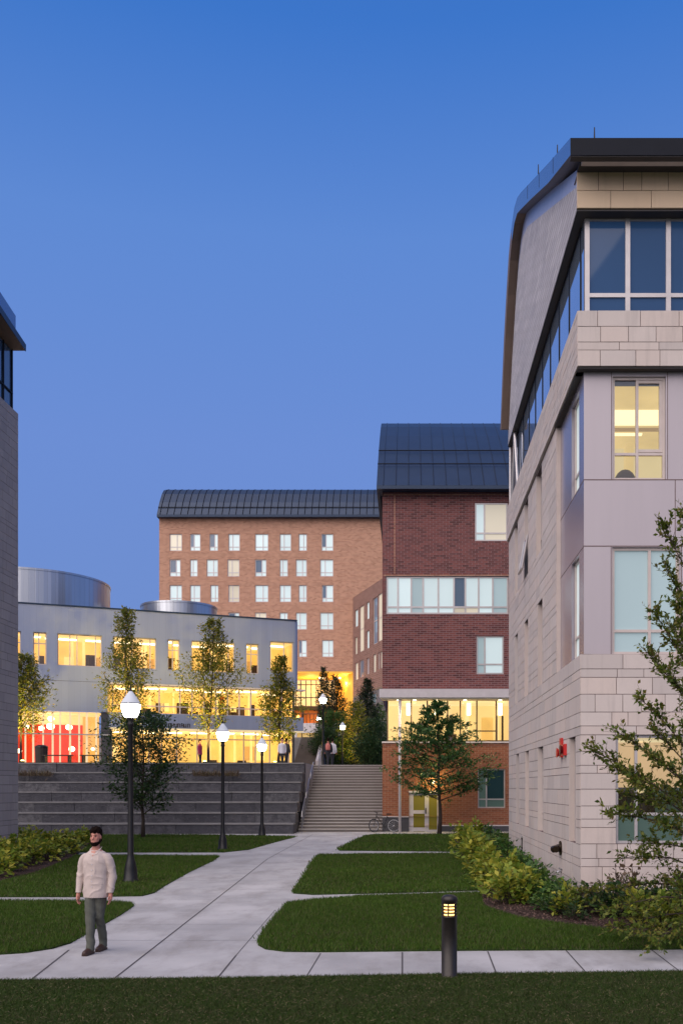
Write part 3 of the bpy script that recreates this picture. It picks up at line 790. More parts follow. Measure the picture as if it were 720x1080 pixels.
mb.build('cornice', ['cream_frame', 'dark_soffit'], roof)
for f in (0.25, .5, .75):
    mb = MB()
    y = 19.15 + (28.3 - 19.15) * f; z = 15.47 + (20.0 - 15.47) * f
    mb.obox((RX0, y), UY, NL, 0, .02, -.001, .004, z - .36, z + .0); mb.build('seam', 'fascia_dark', roof)
for x, y, h in ((3.85, 19.6, .62), (3.40, 21.6, .62), (3.35, 24.4, .62)):
    z = 15.47 + (y - 19.15) * .497
    r = MB(); r.tube([(x, y, z - .05), (x, y, z + .3), (x, y, z + h - .4)], [.02, .012, .007], 5).build('lightning_rod', 'black_metal', roof)

# things on the stone wall
t = thing('fire_alarm', (X0 - .02, 22.6, 3.15), 'red round fire alarm bell and strobe fixed high on the limestone side wall', 'fire alarm')
yb = 21.55
mb = MB(); mb.obox((X0 - .016, yb), UY, NL, 0, .34, 0, .07, 3.08, 3.34); mb.build('back_box', 'red_paint', t)
mb = MB(); mb.tube([(X0 - .08, yb + .17, 3.21), (X0 - .15, yb + .17, 3.21)], [.08, .12], 14); mb.build('gong', plain('dark_red_enamel', (.09, .01, .012), .4), t)
mb = MB(); mb.tube([(X0 - .08, yb + .62, 3.16), (X0 - .15, yb + .62, 3.16)], [.06, .12], 14).tube([(X0 - .02, yb + .62, 3.16), (X0 - .08, yb + .62, 3.16)], .07, 10).obox((X0 - .016, yb + .5), UY, NL, -.02, .26, 0, .05, 3.05, 3.5)
mb.build('strobe', 'red_paint', t)
t = thing('hose_connection', (X0 - .02, 22.7, 1.05), 'dark brass fire hose connection sticking out low on the limestone side wall', 'hose connection')
mb = MB(); mb.tube([(X0 - .016, 22.35, .92), (X0 - .05, 22.35, .92)], .17, 16); mb.build('wall_plate', 'brass', t)
mb = MB(); mb.tube([(X0 - .03, 22.35, .92), (X0 - .09, 22.35, .92), (X0 - .14, 22.45, .90), (X0 - .17, 22.52, .88)], [.10, .09, .08, .085], 12).tube([(X0 - .09, 22.35, .92), (X0 - .16, 22.2, .9)], [.08, .08], 12); mb.build('inlet', 'brass', t)
t = thing('wall_plaque', (X0 - .02, 29.9, .55), 'small dark lettered plaque on the limestone wall near its far end', 'plaque')
mb = MB(); mb.obox((X0 - .016, 29.6), UY, NL, 0, .5, 0, .02, .35, .82); mb.build('plate', 'pale_frame', t)
mb = MB()
for a in (.06, .26): mb.obox((X0 - .016, 29.6), UY, NL, a, a + .05, .02, .03, .42, .76).obox((X0 - .016, 29.6), UY, NL, a + .05, a + .17, .02, .03, .42, .47).obox((X0 - .016, 29.6), UY, NL, a + .05, a + .17, .02, .03, .71, .76)
mb.build('letter', 'interior_dark', t)
t = thing('hose_bib', (X0 - .02, 22.4, .3), 'tiny grey water tap set in the limestone wall below the hose connection', 'tap')
mb = MB(); mb.tube([(X0 - .016, 22.3, .38), (X0 - .09, 22.3, .38), (X0 - .12, 22.3, .33)], .028, 8); mb.build('spout', 'rail', t)
mb = MB(); mb.tube([(X0 - .02, 22.16, .44), (X0 - .05, 22.44, .44)], .018, 6); mb.build('handle', 'rail', t)

# ------------------------------------------------------------------ left: the other stone building (its end only)
LX, LYB, LYA = -14.47, 35.2, 23.0
LB = thing('stone_building', (LX, LYB, 0), 'shaded grey stone building at the left edge with glass top storey under a thin eave', 'building')
mb = MB()
NR = Vector((1, 0, 0))
wall(mb, (LX, LYA), UY, NR, LYB - LYA, -.3, 16.2, (), mi=1)
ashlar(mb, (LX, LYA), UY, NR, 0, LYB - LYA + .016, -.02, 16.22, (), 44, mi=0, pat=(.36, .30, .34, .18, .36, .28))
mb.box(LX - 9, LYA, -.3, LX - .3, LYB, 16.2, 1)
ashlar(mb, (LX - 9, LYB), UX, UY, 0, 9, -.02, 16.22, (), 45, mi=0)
mb.build('stone_wall', ['limestone_shaded', 'dark_joint'], LB)
mb = MB(); g0, g1 = LX - .13, LYB - .2
for y in (34.95, 34.2, 33.4, 32.4, 31.4): mb.box(g0 - .02, y - .03, 16.22, g0 + .05, y + .03, 18.46)
for z in (16.22, 16.85): mb.box(g0 - .02, LYA, z, g0 + .045, g1, z + .06)
lw = mb.build('window', 'fascia_dark', LB)
MB().box(g0 - 5, LYA, 16.2, g0, g1, 18.46).build('pane', plain('left_glass', (.06, .12, .20), .05, .3, .8, .2, .4, 0), lw)
mb = MB(); mb.add([(LX - 9, 35.0, 18.46), (-14.10, 35.0, 18.46), (-14.08, LYA, 20.2), (LX - 9, LYA, 20.2), (LX - 9, 35.0, 18.66), (-14.10, 35.0, 18.66), (-14.08, LYA, 20.42), (LX - 9, LYA, 20.42)],
                  [(0, 1, 2, 3), (4, 5, 6, 7), (0, 1, 5, 4), (1, 2, 6, 5), (2, 3, 7, 6), (3, 0, 4, 7)])
mb.build('eave', ['brown_soffit'], LB)
mb = MB(); mb.add([(-14.098, 35.01, 18.44), (-14.08, 35.01, 18.44), (-14.08, LYA, 20.18), (-14.098, LYA, 20.18), (-14.098, 35.01, 18.69), (-14.08, 35.01, 18.69), (-14.08, LYA, 20.44), (-14.098, LYA, 20.44)],
                  [(0, 1, 2, 3), (4, 5, 6, 7), (0, 1, 5, 4), (1, 2, 6, 5), (2, 3, 7, 6), (3, 0, 4, 7)])
mb.build('eave_edge', 'roof_blue', LB)
mb = MB(); mb.add([(LX - 8, 35.1, 18.7), (-14.50, 35.1, 18.7), (-14.50, LYA, 20.4), (LX - 8, LYA, 20.4), (LX - 8, 35.1, 19.80), (-14.50, 35.1, 19.80), (-14.50, LYA, 21.5), (LX - 8, LYA, 21.5)],
                  [(0, 1, 2, 3), (4, 5, 6, 7), (0, 1, 5, 4), (1, 2, 6, 5), (2, 3, 7, 6), (3, 0, 4, 7)])
mb.build('roof', 'fascia_blue', LB)

# ------------------------------------------------------------------ centre: red brick building
RBY, RX = 50.0, -1.35
RB = thing('brick_building', (1.5, RBY, 0), 'dark red brick block with black seamed metal roof and glowing glazed lower storey', 'building')
RW = 15.
def z_(y, Y=RBY): return EYE + (PY - y) * Y / F
def x_(x, Y=RBY): return (x - PX) * Y / F
SWIN = (x_(407) - RX, x_(536) - RX, z_(647.5), z_(607.5))
WA = (x_(500.5) - RX, x_(535) - RX, z_(570.5), z_(530)); WB = (x_(502) - RX, x_(531) - RX, z_(711), z_(670.5))
mb = MB(); wall(mb, (RX, RBY), UX, NF, RW, 7.0, 18.1, [SWIN, WA, WB], .2)
mb.box(RX, RBY + .4, 7.0, RX + .02, 66, 18.1); mb.build('upper_wall', 'brick_red', RB)
mb = MB(); mb.obox((RX, RBY), UX, NF, x_(415.5) - RX, x_(416.3) - RX, -.01, .004, 13.6, 17.8)
for z in (13.5, 17.75): mb.obox((RX, RBY), UX, NF, .05, RW, -.01, .004, z, z + .05)
mb.build('movement_joint', 'brick_tan', RB)
DOOR = (x_(431) - RX, x_(462) - RX, 0., 2.06); GW = (x_(503.5) - RX, x_(532.5) - RX, 1.24, 3.32)
mb = MB(); wall(mb, (RX, RBY), UX, NF, RW, .78, 4.68, [(DOOR[0], DOOR[1], .78, 2.06), GW], .2); 
mb.box(RX, RBY + .4, -.1, RX + .02, 62, 4.68)
mb.build('lower_wall', 'brick_red_lit', RB)
mb = MB(); wall(mb, (RX, RBY), UX, NF, x_(431) - RX, -.1, .77, (), mi=0)
mb.box(x_(462), RBY, -.1, RX + RW, RBY + .3, .30)
mb.build('plinth', 'slate', RB)
mb = MB(); wall(mb, (RX, RBY + .003), UX, NF, RW, .30, .80, [(0, x_(462) - RX, .29, .81)], .2)
mb.build('lower_wall', 'brick_red_lit', RB)
mb = MB(); mb.box(x_(462), RBY - .03, .30, RX + RW, RBY - .001, .36); mb.box(RX - .02, RBY - .05, 4.68, RX + RW, RBY + .3, 4.76).box(RX, RBY - .03, .77, x_(431), RBY - .001, .81); mb.build('stone_course', 'white_paint', RB)
# glazed storey
GL0, GL1 = x_(408), RX + RW
mb = MB()
for px in (408.3, 421.5, 433.5, 450.5, 472, 485.5, 503, 523.5, 545, 566): mb.box(x_(px) - .035, RBY + .32, 4.76, x_(px) + .035, RBY + .42, 7.0)
mb.box(GL0, RBY + .33, 4.76, GL1, RBY + .41, 4.84).box(x_(503), RBY + .33, 5.30, x_(523), RBY + .41, 5.36)
gw = mb.build('window', plain('dark_bronze_frame', (.10, .075, .05), .4, .5), RB)
MB().poly([(GL0, RBY + .37, 4.76), (GL1, RBY + .37, 4.76), (GL1, RBY + .37, 7.0), (GL0, RBY + .37, 7.0)]).build('pane', 'pane_clear', gw)
MB().poly([(GL0, RBY + .37, 4.76), (GL0, RBY + 6, 4.76), (GL0, RBY + 6, 7.0), (GL0, RBY + .37, 7.0)]).build('pane', 'pane_clear', gw)
room(RB, (GL0 + .05, RBY), UX, NF, 0, 12, 4.70, 6.98, 4.2, .45, glow('pale_yellow_wall_glow', (1.0, .80, .38), .50, .35, .45), 'cream_bright', 'floor_glow', 14, 4, 0)  # room light put in as glow of the back wall
for px in (430.5, 460, 494, 527):
    mb = MB(); p = at(px, 748, RBY + 1.6); mb.tube([(p.x, p.y, p.z - .32), (p.x, p.y, p.z + .32)], .11, 10); mb.build('pendant_lamp', 'pendant', RB)
mb = MB(); mb.box(x_(511), RBY + 2.4, 4.72, x_(524), RBY + 2.5, 6.2); mb.build('partition', 'yellow_glow', RB)
mb = MB(); mb.box(x_(524.5), RBY + 1.2, 4.72, x_(526.5), RBY + 1.3, 6.2).box(x_(531), RBY + 1.2, 4.72, x_(533), RBY + 1.3, 6.2); mb.build('interior_screen', 'interior_dark', RB)
# canopy
mb = MB(); mb.box(-1.48, 48.95, 6.98, RX + RW, RBY - .002, 7.42)
cp = mb.build('canopy', 'white_paint', RB)
mb = MB(); mb.box(-1.40, 49.02, 6.90, RX + RW, RBY - .01, 6.978); mb.build('soffit', plain('pale_soffit', (.55, .50, .38), .6), cp)
for px in (420, 437, 459, 490, 527):
    X = x_(px, 49.5)
    mb = MB(); mb.lathe([(.01, 0), (.09, 0), (.09, .03)], (X, 49.45, 6.872), 12); mb.build('downlight', 'tube', cp)
    lamp(cp, (X, 49.45, 6.80), 120, (1, .72, .34), .08, 'SPOT', (X, 49.75, 0), 150)
mb = MB(); mb.tube([(x_(421.5, 49.15), 49.15, -.03), (x_(421.5, 49.15), 49.15, 6.95)], .075, 12); mb.build('column', 'white_paint', RB, True)
# strip window, sashes, door
vbs = [x_(p) - RX for p in (419.5, 433.5, 446, 462, 478.5, 490.5, 504.5, 519.5)]
window(RB, (RX, RBY), UX, NF, *SWIN, vb=vbs, hb=(z_(640),), fw=.09, inset=.08, fm='pale_frame',
       cells=['pane_pale', 'pane_pale', 'pane_mint', 'pane_pale', 'pane_pale', ('pane_tan', 'pane_blue'), ('pane_tan', 'pane_pale'), 'pane_pale', 'pane_mint'])
window(RB, (RX, RBY), UX, NF, *WA, vb=(WA[0] + .5,), hb=(z_(562),), fw=.08, inset=.06, cells=['pane_pale', 'pane_tan'])
window(RB, (RX, RBY), UX, NF, *WB, vb=(WB[0] + .45,), hb=(z_(700.5),), fw=.08, inset=.06, cells=['pane_mint', 'pane_pale'])
window(RB, (RX, RBY), UX, NF, *GW, vb=(GW[0] + .46,), hb=(z_(843),), fw=.07, inset=.08, cells=[('pane_green', 'pane_green'), ('pane_green', 'pane_black')])
dm = MB()
dx0, dx1, dx2 = x_(431), x_(452), x_(462)
for a, b in ((dx0, dx0 + .10), (dx0 + .10, dx0 + .24), (dx1 - .22, dx1 - .1), (dx1 - .10, dx1), (dx2 - .07, dx2)): dm.box(a + .001, RBY + .08, 0, b - .001, RBY + .16, 2.05)
for z0, z1 in ((.02, .22), (.95, 1.13), (1.92, 2.05)): dm.box(dx0 + .24, RBY + .085, z0, dx1 - .22, RBY + .155, z1)
dm.box(dx1, RBY + .085, 0, dx2 - .07, RBY + .155, .1).box(dx1, RBY + .085, 1.95, dx2 - .07, RBY + .155, 2.05)
do = dm.build('door', 'white_paint', RB)
MB().poly([(dx0 + .1, RBY + .12, 0), (dx2, RBY + .12, 0), (dx2, RBY + .12, 2.05), (dx0 + .1, RBY + .12, 2.05)]).build('pane', 'pane_yellow', do)
MB().box(dx1 - .19, RBY + .03, .95, dx1 - .14, RBY + .08, 1.25).build('handle', 'black_metal', do)
mb = MB(); mb.box(dx0 - .02, RBY - .02, 2.06, dx2 + .02, RBY + .2, 2.16); mb.build('door_head', 'white_paint', RB)
mb = MB(); mb.lathe([(.02, .0), (.12, .02), (.12, .10), (.02, .14)], (x_(456), RBY - .14, 2.55), 12); wl = mb.build('wall_light', 'pendant', RB)
lamp(wl, (x_(456), RBY - .35, 2.6), 75, (1, .78, .25), .1)
# roof
EV, XE = 49.3, -1.63
rp = [(49.3, 18.05), (51.2, 19.75), (53.2, 21.35), (55.2, 22.8), (57., 24.0), (58.4, 24.75), (59.4, 25.05), (60.6, 24.9), (62, 24.2), (64, 22.), (66, 18.4)]
mb = MB()
for a, b in zip(rp[:-1], rp[1:]):
    mb.poly([(XE, *a), (XE + 16, *a), (XE + 16, *b), (XE, *b)])
mb.poly([(XE, y, z) for y, z in rp]); mb.box(XE, 49.28, 17.86, XE + 16, 49.5, 18.04); mb.box(XE + .1, 49.5, 17.9, XE + 16, 50.6, 17.96)
mb.box(XE - .001, 49.5, 17.86, XE + .15, 66, 18.1)
rf = mb.build('roof', 'roof_blue', RB)
mb = MB(); x = XE + .35
while x < XE + 15.8:
    mb.tube([(x, y - .01, z + .012) for y, z in rp[:8]], .024, 4, cap=False); x += .655
mb.build('standing_seam', plain('seam_metal', (.03, .036, .05), .4, .5), rf)
mb = MB()
for y, z in ((52.6, 20.98), (51.0, 19.7)): mb.tube([(XE, y, z + .04), (XE + 16, y, z + .04)], .035, 5)
mb.build('snow_guard', 'fascia_dark', rf)
#PART3
# ------------------------------------------------------------------ far tan brick tower and its angled wing
FY = 118.0
def zf(y): return EYE + (PY - y) * FY / F
def xf(x): return (x - PX) * FY / F
FB = thing('brick_building', (xf(270), FY, 3.7), 'tall tan brick slab in the distance with black roof and rows of small pale windows', 'building')
cols = {563: [(179, 192), (200.6, 211.5), (221, 230), (241, 253), (269, 283), (295, 307), (315, 323.6), (339, 351.4)],
        590: [(179, 190.5), (200.6, 208.5), (218, 230), (240, 252.5), (269, 281), (295, 303.5), (312, 323.5), (337.5, 351.4)],
        617: [(179, 192), (200.6, 211.5), (222, 230.5), (241, 252.5), (269, 283), (295, 307), (315, 323.5), (339.5, 351.5)],
        646: [(241, 252.5), (269, 281), (295, 303.5), (312, 323.5), (337.5, 351.5)],
        675: [(315, 323.5), (339.5, 351.5)]}
FX0, FX1 = xf(168), 6.0
ops = []
rn = random.Random(8)
for y, cs in cols.items():
    for a, b in cs: ops.append((xf(a) - FX0, xf(b) - FX0, zf(y + 18), zf(y), a))
mb = MB(); wall(mb, (FX0, FY), UX, NF, FX1 - FX0, 16.75, 36.3, [o[:4] for o in ops], .25)
mb.box(FX0, FY + .4, 16.75, FX0 + .02, FY + 14, 36.3)
mb.build('wall', 'brick_tan', FB)
for i, o in enumerate(ops):
    w_ = o[1] - o[0]; f = .38 if i % 2 else .6
    blue = rn.random() < .14
    window(FB, (FX0, FY), UX, NF, *o[:4], vb=(o[0] + w_ * f,), hb=(o[2] + .5,), fw=.10, inset=.12, fm='white_paint',
           cells=([('pane_pale', 'pane_blue'), 'pane_pale'] if blue else None), pm=('pane_pale' if rn.random() < .93 else 'pane_tan'))
mb = MB(); XE2 = -31.0
rp2 = [(117.2, 36.05), (118.4, 37.9), (119.6, 39.3), (120.6, 40.1), (121.8, 40.55), (123.4, 40.55), (126, 39), (130, 36)]
for a, b in zip(rp2[:-1], rp2[1:]): mb.poly([(XE2, *a), (7, *a), (7, *b), (XE2, *b)])
mb.poly([(XE2, y, z) for y, z in rp2]); mb.box(XE2, 117.18, 35.75, 7, 118.3, 36.04)
rf = mb.build('roof', 'roof_blue', FB)
mb = MB(); x = XE2 + .4
while x < 6.5: mb.tube([(x, y - .02, z + .0) for y, z in rp2[:6]], .05, 4, cap=False); x += .85
mb.build('standing_seam', 'fascia_dark', rf)
mb = MB(); mb.tube([(XE2, 117.8, 37.12), (7, 117.8, 37.12)], .05, 5); mb.build('snow_guard', 'fascia_dark', rf)
# underpass beneath the tower
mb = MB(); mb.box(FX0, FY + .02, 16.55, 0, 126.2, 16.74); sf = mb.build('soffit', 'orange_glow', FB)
mb = MB(); mb.box(-7.4, FY + 2.2, 16.3, -6.95, FY + 2.5, 16.54)
for x in (-9.5, -11.5): mb.box(x, FY + 4.5, 16.38, x + .8, FY + 4.9, 16.54)
mb.build('downlight', 'tube', sf); lamp(sf, (-7.9, FY + 3.2, 15.6), 1500, (1, .55, .12), .3); lamp(sf, (-12.5, FY + 5, 15.4), 500, (1, .62, .2), .3)
BYk = 126.0
mb = MB()
for i in range(14):
    x = -15.6 + i * .68; mb.box(x, BYk - .1, 13.0, x + .09, BYk + .05, 16.5)
for z in (13.0, 14.2, 15.9): mb.box(-15.6, BYk - .08, z, -6.6, BYk + .04, z + .1)
gw = mb.build('window', 'black_metal', FB); gw['label'] = 'long lit window under the tower'
MB().box(-15.6, BYk + .06, 13.1, -6.6, BYk + .1, 16.5).build('pane', 'cream_glow', gw)
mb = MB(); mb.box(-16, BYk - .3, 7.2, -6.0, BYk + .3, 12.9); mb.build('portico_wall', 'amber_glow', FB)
mb = MB(); mb.box(-16, BYk - 1.2, 12.5, -6.0, BYk - .3, 12.95); mb.build('portico_beam', 'interior_dark', FB)
mb = MB()
for x in (-14.0, -11.6): mb.box(x, BYk - 1.1, 8.6, x + .3, BYk - .8, 12.5)
mb.build('portico_column', 'interior_dark', FB)
mb = MB(); mb.ball((-14.4, BYk - 1.6, 11.6), .22); wl = mb.build('wall_light', glow('orange_lamp', (1, .45, .10), 7., .02), FB)
# white raised podium with lit door, in front of the portico
PD = thing('podium', (-12, 112, 7.2), 'small white podium with a lit doorway at the head of the distant upper stairs', 'podium')
mb = MB(); wall(mb, (-15, 112), UX, NF, 7.5, 7.2, 9.9, [(1.9, 5.6, 7.2, 8.75)], .3); mb.box(-15, 112.4, 9.7, -7.5, 116, 9.9); mb.build('wall', 'white_paint', PD)
MB().box(-13.2, 112.5, 7.2, -9.2, 112.55, 8.8).build('doorway', 'yellow_glow', PD)
mb = MB()
for x in (-12.6, -11.6, -10.6, -9.9): mb.box(x, 112.2, 7.2, x + .1, 112.3, 8.75)
mb.build('door_frame', 'interior_dark', PD)
mb = MB()
for i in range(18): mb.tube([(-15 + i * .43, 112.1, 9.9), (-15 + i * .43, 112.1, 11.0)], .03, 4)
mb.tube([(-15, 112.1, 11.0), (-7.5, 112.1, 11.0)], .04, 5); mb.build('railing', 'black_metal', PD)
# upper stairs
US = thing('stair', (-9.3, 84.5, PZ), 'narrow distant stairs rising past the white hall to the upper plaza', 'stairs')
mb = MB()
for i in range(22): mb.box(-10.35, 84.5 + .36 * i, PZ + .002, -8.2, 92.6, PZ + .159 * (i + 1))
mb.build('step', 'pale_concrete', US)
mb = MB(); mb.add([(-8.2, 84.2, PZ), (-7.85, 84.2, PZ), (-7.85, 92.8, 7.2), (-8.2, 92.8, 7.2), (-8.2, 84.2, PZ + 1.0), (-7.85, 84.2, PZ + 1.0), (-7.85, 92.8, 8.3), (-8.2, 92.8, 8.3)],
                  [(0, 1, 2, 3), (4, 5, 6, 7), (0, 1, 5, 4), (1, 2, 6, 5), (2, 3, 7, 6), (3, 0, 4, 7)])
mb.build('parapet', 'white_paint', US)

# wing running towards the camera, set at an angle
wd = Vector((.339, -.941, 0)); wn = Vector((-.941, -.339, 0)); WO = (-6.84, 118.0)
WGB = thing('wing_building', (-5, 112, 3.7), 'angled brown brick wing with tall narrow windows between the tower and the red block', 'building')
def tw(px):      # distance along the wing where the sight line px meets it
    k = (px - PX) / F
    return (-6.84 - k * 118.0) / (k * wd.y - wd.x)
def zw(px, y):
    t = tw(px); return EYE + (PY - y) * (118 + wd.y * t) / F
wops = []
for a, b, y0, y1 in [(374.1, 377.4, 643, 661), (379, 383.6, 639, 687), (386.4, 389.2, 635, 653), (393.3, 398.0, 630, 679), (398.4, 402.8, 626, 676), (374.2, 376.6, 672, 690), (386.4, 389.2, 665, 684),
                     (374.4, 377.4, 699, 717), (379, 383.6, 696, 714), (386.4, 389.2, 694, 711), (393.3, 396.2, 690, 709), (398.4, 400.2, 688, 706), (400.8, 402.7, 687, 705)]:
    xm = (a + b) / 2; wops.append((tw(a), tw(b), zw(xm, y1), zw(xm, y0)))
mb = MB(); wall(mb, WO, wd, wn, 26, 13.75, 25.9, wops, .2); mb.build('wall', 'brick_wing', WGB)
for o in wops:
    tall = o[3] - o[2] > 3.
    window(WGB, WO, wd, wn, *o, hb=(((o[2] + o[3]) / 2,) if tall else ()), fw=.09, inset=.1, fm='cream_frame', pm=rn.choice(('pane_blue', 'pane_pale', 'pane_tan', 'bay_panel')))
mb = MB(); mb.obox(WO, wd, wn, 0, 26, -6, 0, 13.55, 13.74); mb.build('soffit', 'brown_soffit', WGB)
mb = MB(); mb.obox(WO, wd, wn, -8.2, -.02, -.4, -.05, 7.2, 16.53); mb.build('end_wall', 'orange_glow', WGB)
mb = MB(); wall(mb, WO, wd, wn, 26, 3.7, 13.5, [(7.2, 9.5, 12.0, 13.2), (8, 9.2, 8.5, 10.4)], .2); mb.build('base_wall', plain('grey_stucco', (.13, .12, .125), .8), WGB)
window(WGB, WO, wd, wn, 7.2, 9.5, 12.0, 13.2, vb=(8, 8.8), fm='cream_frame', pm='pane_green'); window(WGB, WO, wd, wn, 8, 9.2, 8.5, 10.4, vb=(8.6,), fm='cream_frame', pm='pane_tan')

# ------------------------------------------------------------------ white hall with drums
P1 = Vector((-27.1, 66.0, 0)); hu = Vector((18.6, 7.2, 0)).normalized(); hn = Vector((hu.y, -hu.x, 0))
def uh(px):
    k = (px - PX) / F
    return (P1.y * k - P1.x) / (hu.x - k * hu.y)
def zh(px, y):
    return EYE + (PY - y) * (P1.y + hu.y * uh(px)) / F
WH = thing('white_hall', (-18, 69, PZ), 'long white metal clad hall with glowing windows and two round roof drums', 'building')
UL, UR, UM = -14.0, uh(310), uh(113.5)
wz0, wz1 = 10.95, 13.22
wins = [(uh(8), uh(22.3)), (uh(35.3), uh(49.4)), (uh(60.8), uh(107.6)), (uh(119.5), uh(165)), (uh(177.1), uh(189.6)), (uh(202), uh(247.5)), (uh(259.7), uh(272.8))]
cw = (uh(284.8), uh(309.3), 11.2, 13.5)
mb = MB()
wall(mb, P1, hu, hn, UR, 9.9, 15.15, [(a, b, wz0, wz1) for a, b in wins] + [cw], .3, .5, u_start=UL)
wall(mb, P1, hu, hn, UM, 7.76, 9.9, (), .3, .3, u_start=UL)
# rounded return at the right hand corner
prev = None; rc = .35
cc = P1 + hu * UR - hn * rc
for i in range(9):
    a = math.pi / 2 * i / 8
    p = cc + hn * rc * math.cos(a) + hu * rc * math.sin(a)
    if prev is not None:
        for (za, zb) in ((9.9, 15.15),): mb.poly([(prev.x, prev.y, za), (p.x, p.y, za), (p.x, p.y, zb), (prev.x, prev.y, zb)])
    prev = p
e = prev - hn * 12
mb.poly([(prev.x, prev.y, 9.9), (e.x, e.y, 9.9), (e.x, e.y, 15.15), (prev.x, prev.y, 15.15)])
body = mb.build('upper_wall', 'white_panel', WH)
mb = MB(); mb.obox(P1, hu, hn, UL, UR + .25, -1.0, .05, 15.151, 15.25); mb.obox(P1, hu, hn, UL, UR + .25, -14, -1.01, 15.0, 15.2); mb.build('coping', 'roof_blue', WH)
mb = MB(); mb.obox(P1, hu, hn, UL, UM, .0, .003, 9.86, 9.885); mb.build('panel_joint', 'seam', body)
MB().obox(P1, hu, hn, UM, UR + .9, -.8, -.02, 9.80, 9.895).build('slab_edge', 'white_paint', WH)
for i, (a, b) in enumerate(wins):
    w_ = b - a
    vb = (a + w_ * .28, a + w_ * .44, a + w_ * .86) if w_ > 2 else (a + w_ * .42,)
    window(WH, P1, hu, hn, a, b, wz0, wz1, vb=vb, hb=((wz0 + 1.5,) if w_ < 2 else ()), fw=.07, inset=.18, fm='cream_frame', pm='pane_clear')
    room(WH, P1, hu, hn, a - .4, b + .8, wz0 - .5, wz1 + .05, 4.2, .31, 'yellow_glow', 'yellow_bright', 'floor_glow', 60 + i, 6 if w_ > 2 else 3, 2)
window(WH, P1, hu, hn, *cw, vb=(cw[0] + 1.1,), fw=.07, inset=.12, fm='cream_frame', pm='pane_clear')
room(WH, P1, hu, hn, cw[0] - .2, cw[1] + .1, 10.9, 13.5, 4.2, .31, 'yellow_glow', 'yellow_bright', 'floor_glow', 77, 4, 1)
# glazed middle storey
mb = MB(); u = UM + .35
while u < UR: mb.obox(P1, hu, hn, u, u + .09, -.42, -.28, 7.7, 9.82); u += .88 if int(u * 3) % 4 else 1.5
for z in (7.7, 8.25, 9.74): mb.obox(P1, hu, hn, UM + .3, UR + .1, -.40, -.30, z, z + .08)
gw = mb.build('window', 'cream_frame', WH)
gq = [P1 + hu * UM - hn * .35, P1 + hu * (UR + .1) - hn * .35]
MB().poly([(gq[0].x, gq[0].y, 7.7), (gq[1].x, gq[1].y, 7.7), (gq[1].x, gq[1].y, 9.82), (gq[0].x, gq[0].y, 9.82)]).build('pane', 'pane_clear', gw)
room(WH, P1, hu, hn, UM + .2, UR + .1, 7.68, 9.8, 5.5, .45, 'yellow_glow', 'yellow_bright', 'floor_glow', 91, 16, 6)
mb = MB(); p = P1 + hu * uh(238) - hn * 1.2; mb.obox(P1, hu, hn, uh(236), uh(240), -1.6, -1.5, 8.7, 9.3); mb.build('red_panel', 'red_glow', WH)
for px in (130, 168, 206, 244, 282, 303):
    p = P1 + hu * uh(px) - hn * 2.4; lamp(gw, (p.x, p.y, 9.3), 62, (1, .66, .18), .3)
# white canopy band and ground storey
mb = MB(); mb.obox(P1, hu, hn, UM + .1, UR + .5, -.6, .9, 6.62, 7.66); cb = mb.build('canopy_band', 'white_panel', WH)
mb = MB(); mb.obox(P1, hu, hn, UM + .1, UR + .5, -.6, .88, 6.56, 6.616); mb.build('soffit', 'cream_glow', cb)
mb = MB(); u = uh(176)
for i in range(7):      # weathered dark letters, too worn to read in the photograph
    mb.obox(P1, hu, hn, u, u + .05, .90, .93, 6.70, 6.98); mb.obox(P1, hu, hn, u + .14, u + .19, .90, .93, 6.70, 6.98)
    mb.obox(P1, hu, hn, u + .05, u + .14, .90, .93, 6.93 - .11 * (i % 3), 6.98 - .11 * (i % 3)); u += .2 + .05 * (i % 2)
mb.build('letter', 'interior_dark', cb)
mb = MB(); u = UM + .3; k = 0
while u < UR: mb.obox(P1, hu, hn, u, u + .08, -.62, -.5, PZ, 6.6); u += (1.1, 1.5, .9)[k % 3]; k += 1
for z in (PZ, 5.9): mb.obox(P1, hu, hn, UM + .3, UR, -.6, -.52, z, z + .08)
gw = mb.build('window', 'cream_frame', WH)
gq = [P1 + hu * UM - hn * .56, P1 + hu * UR - hn * .56]
MB().poly([(gq[0].x, gq[0].y, PZ), (gq[1].x, gq[1].y, PZ), (gq[1].x, gq[1].y, 6.6), (gq[0].x, gq[0].y, 6.6)]).build('pane', 'pane_clear', gw)
room(WH, P1, hu, hn, UM + .1, UR, PZ - .02, 6.55, 6, .7, 'yellow_glow', 'yellow_bright', 'floor_glow', 33, 14, 7)
for px in (128, 160, 195, 230, 265, 300):
    p = P1 + hu * uh(px) - hn * 2.8; lamp(gw, (p.x, p.y, 6.0), 70, (1, .66, .18), .3)
mb = MB(); mb.obox(P1, hu, hn, UM - .4, UM + .29, -.7, -.15, PZ, 7.74); mb.build('pier', 'slate', WH)
mb = MB(); mb.obox(P1, hu, hn, UR - .02, UR + .12, -.5, -.3, PZ, 9.8); mb.build('corner_post', 'slate', WH)
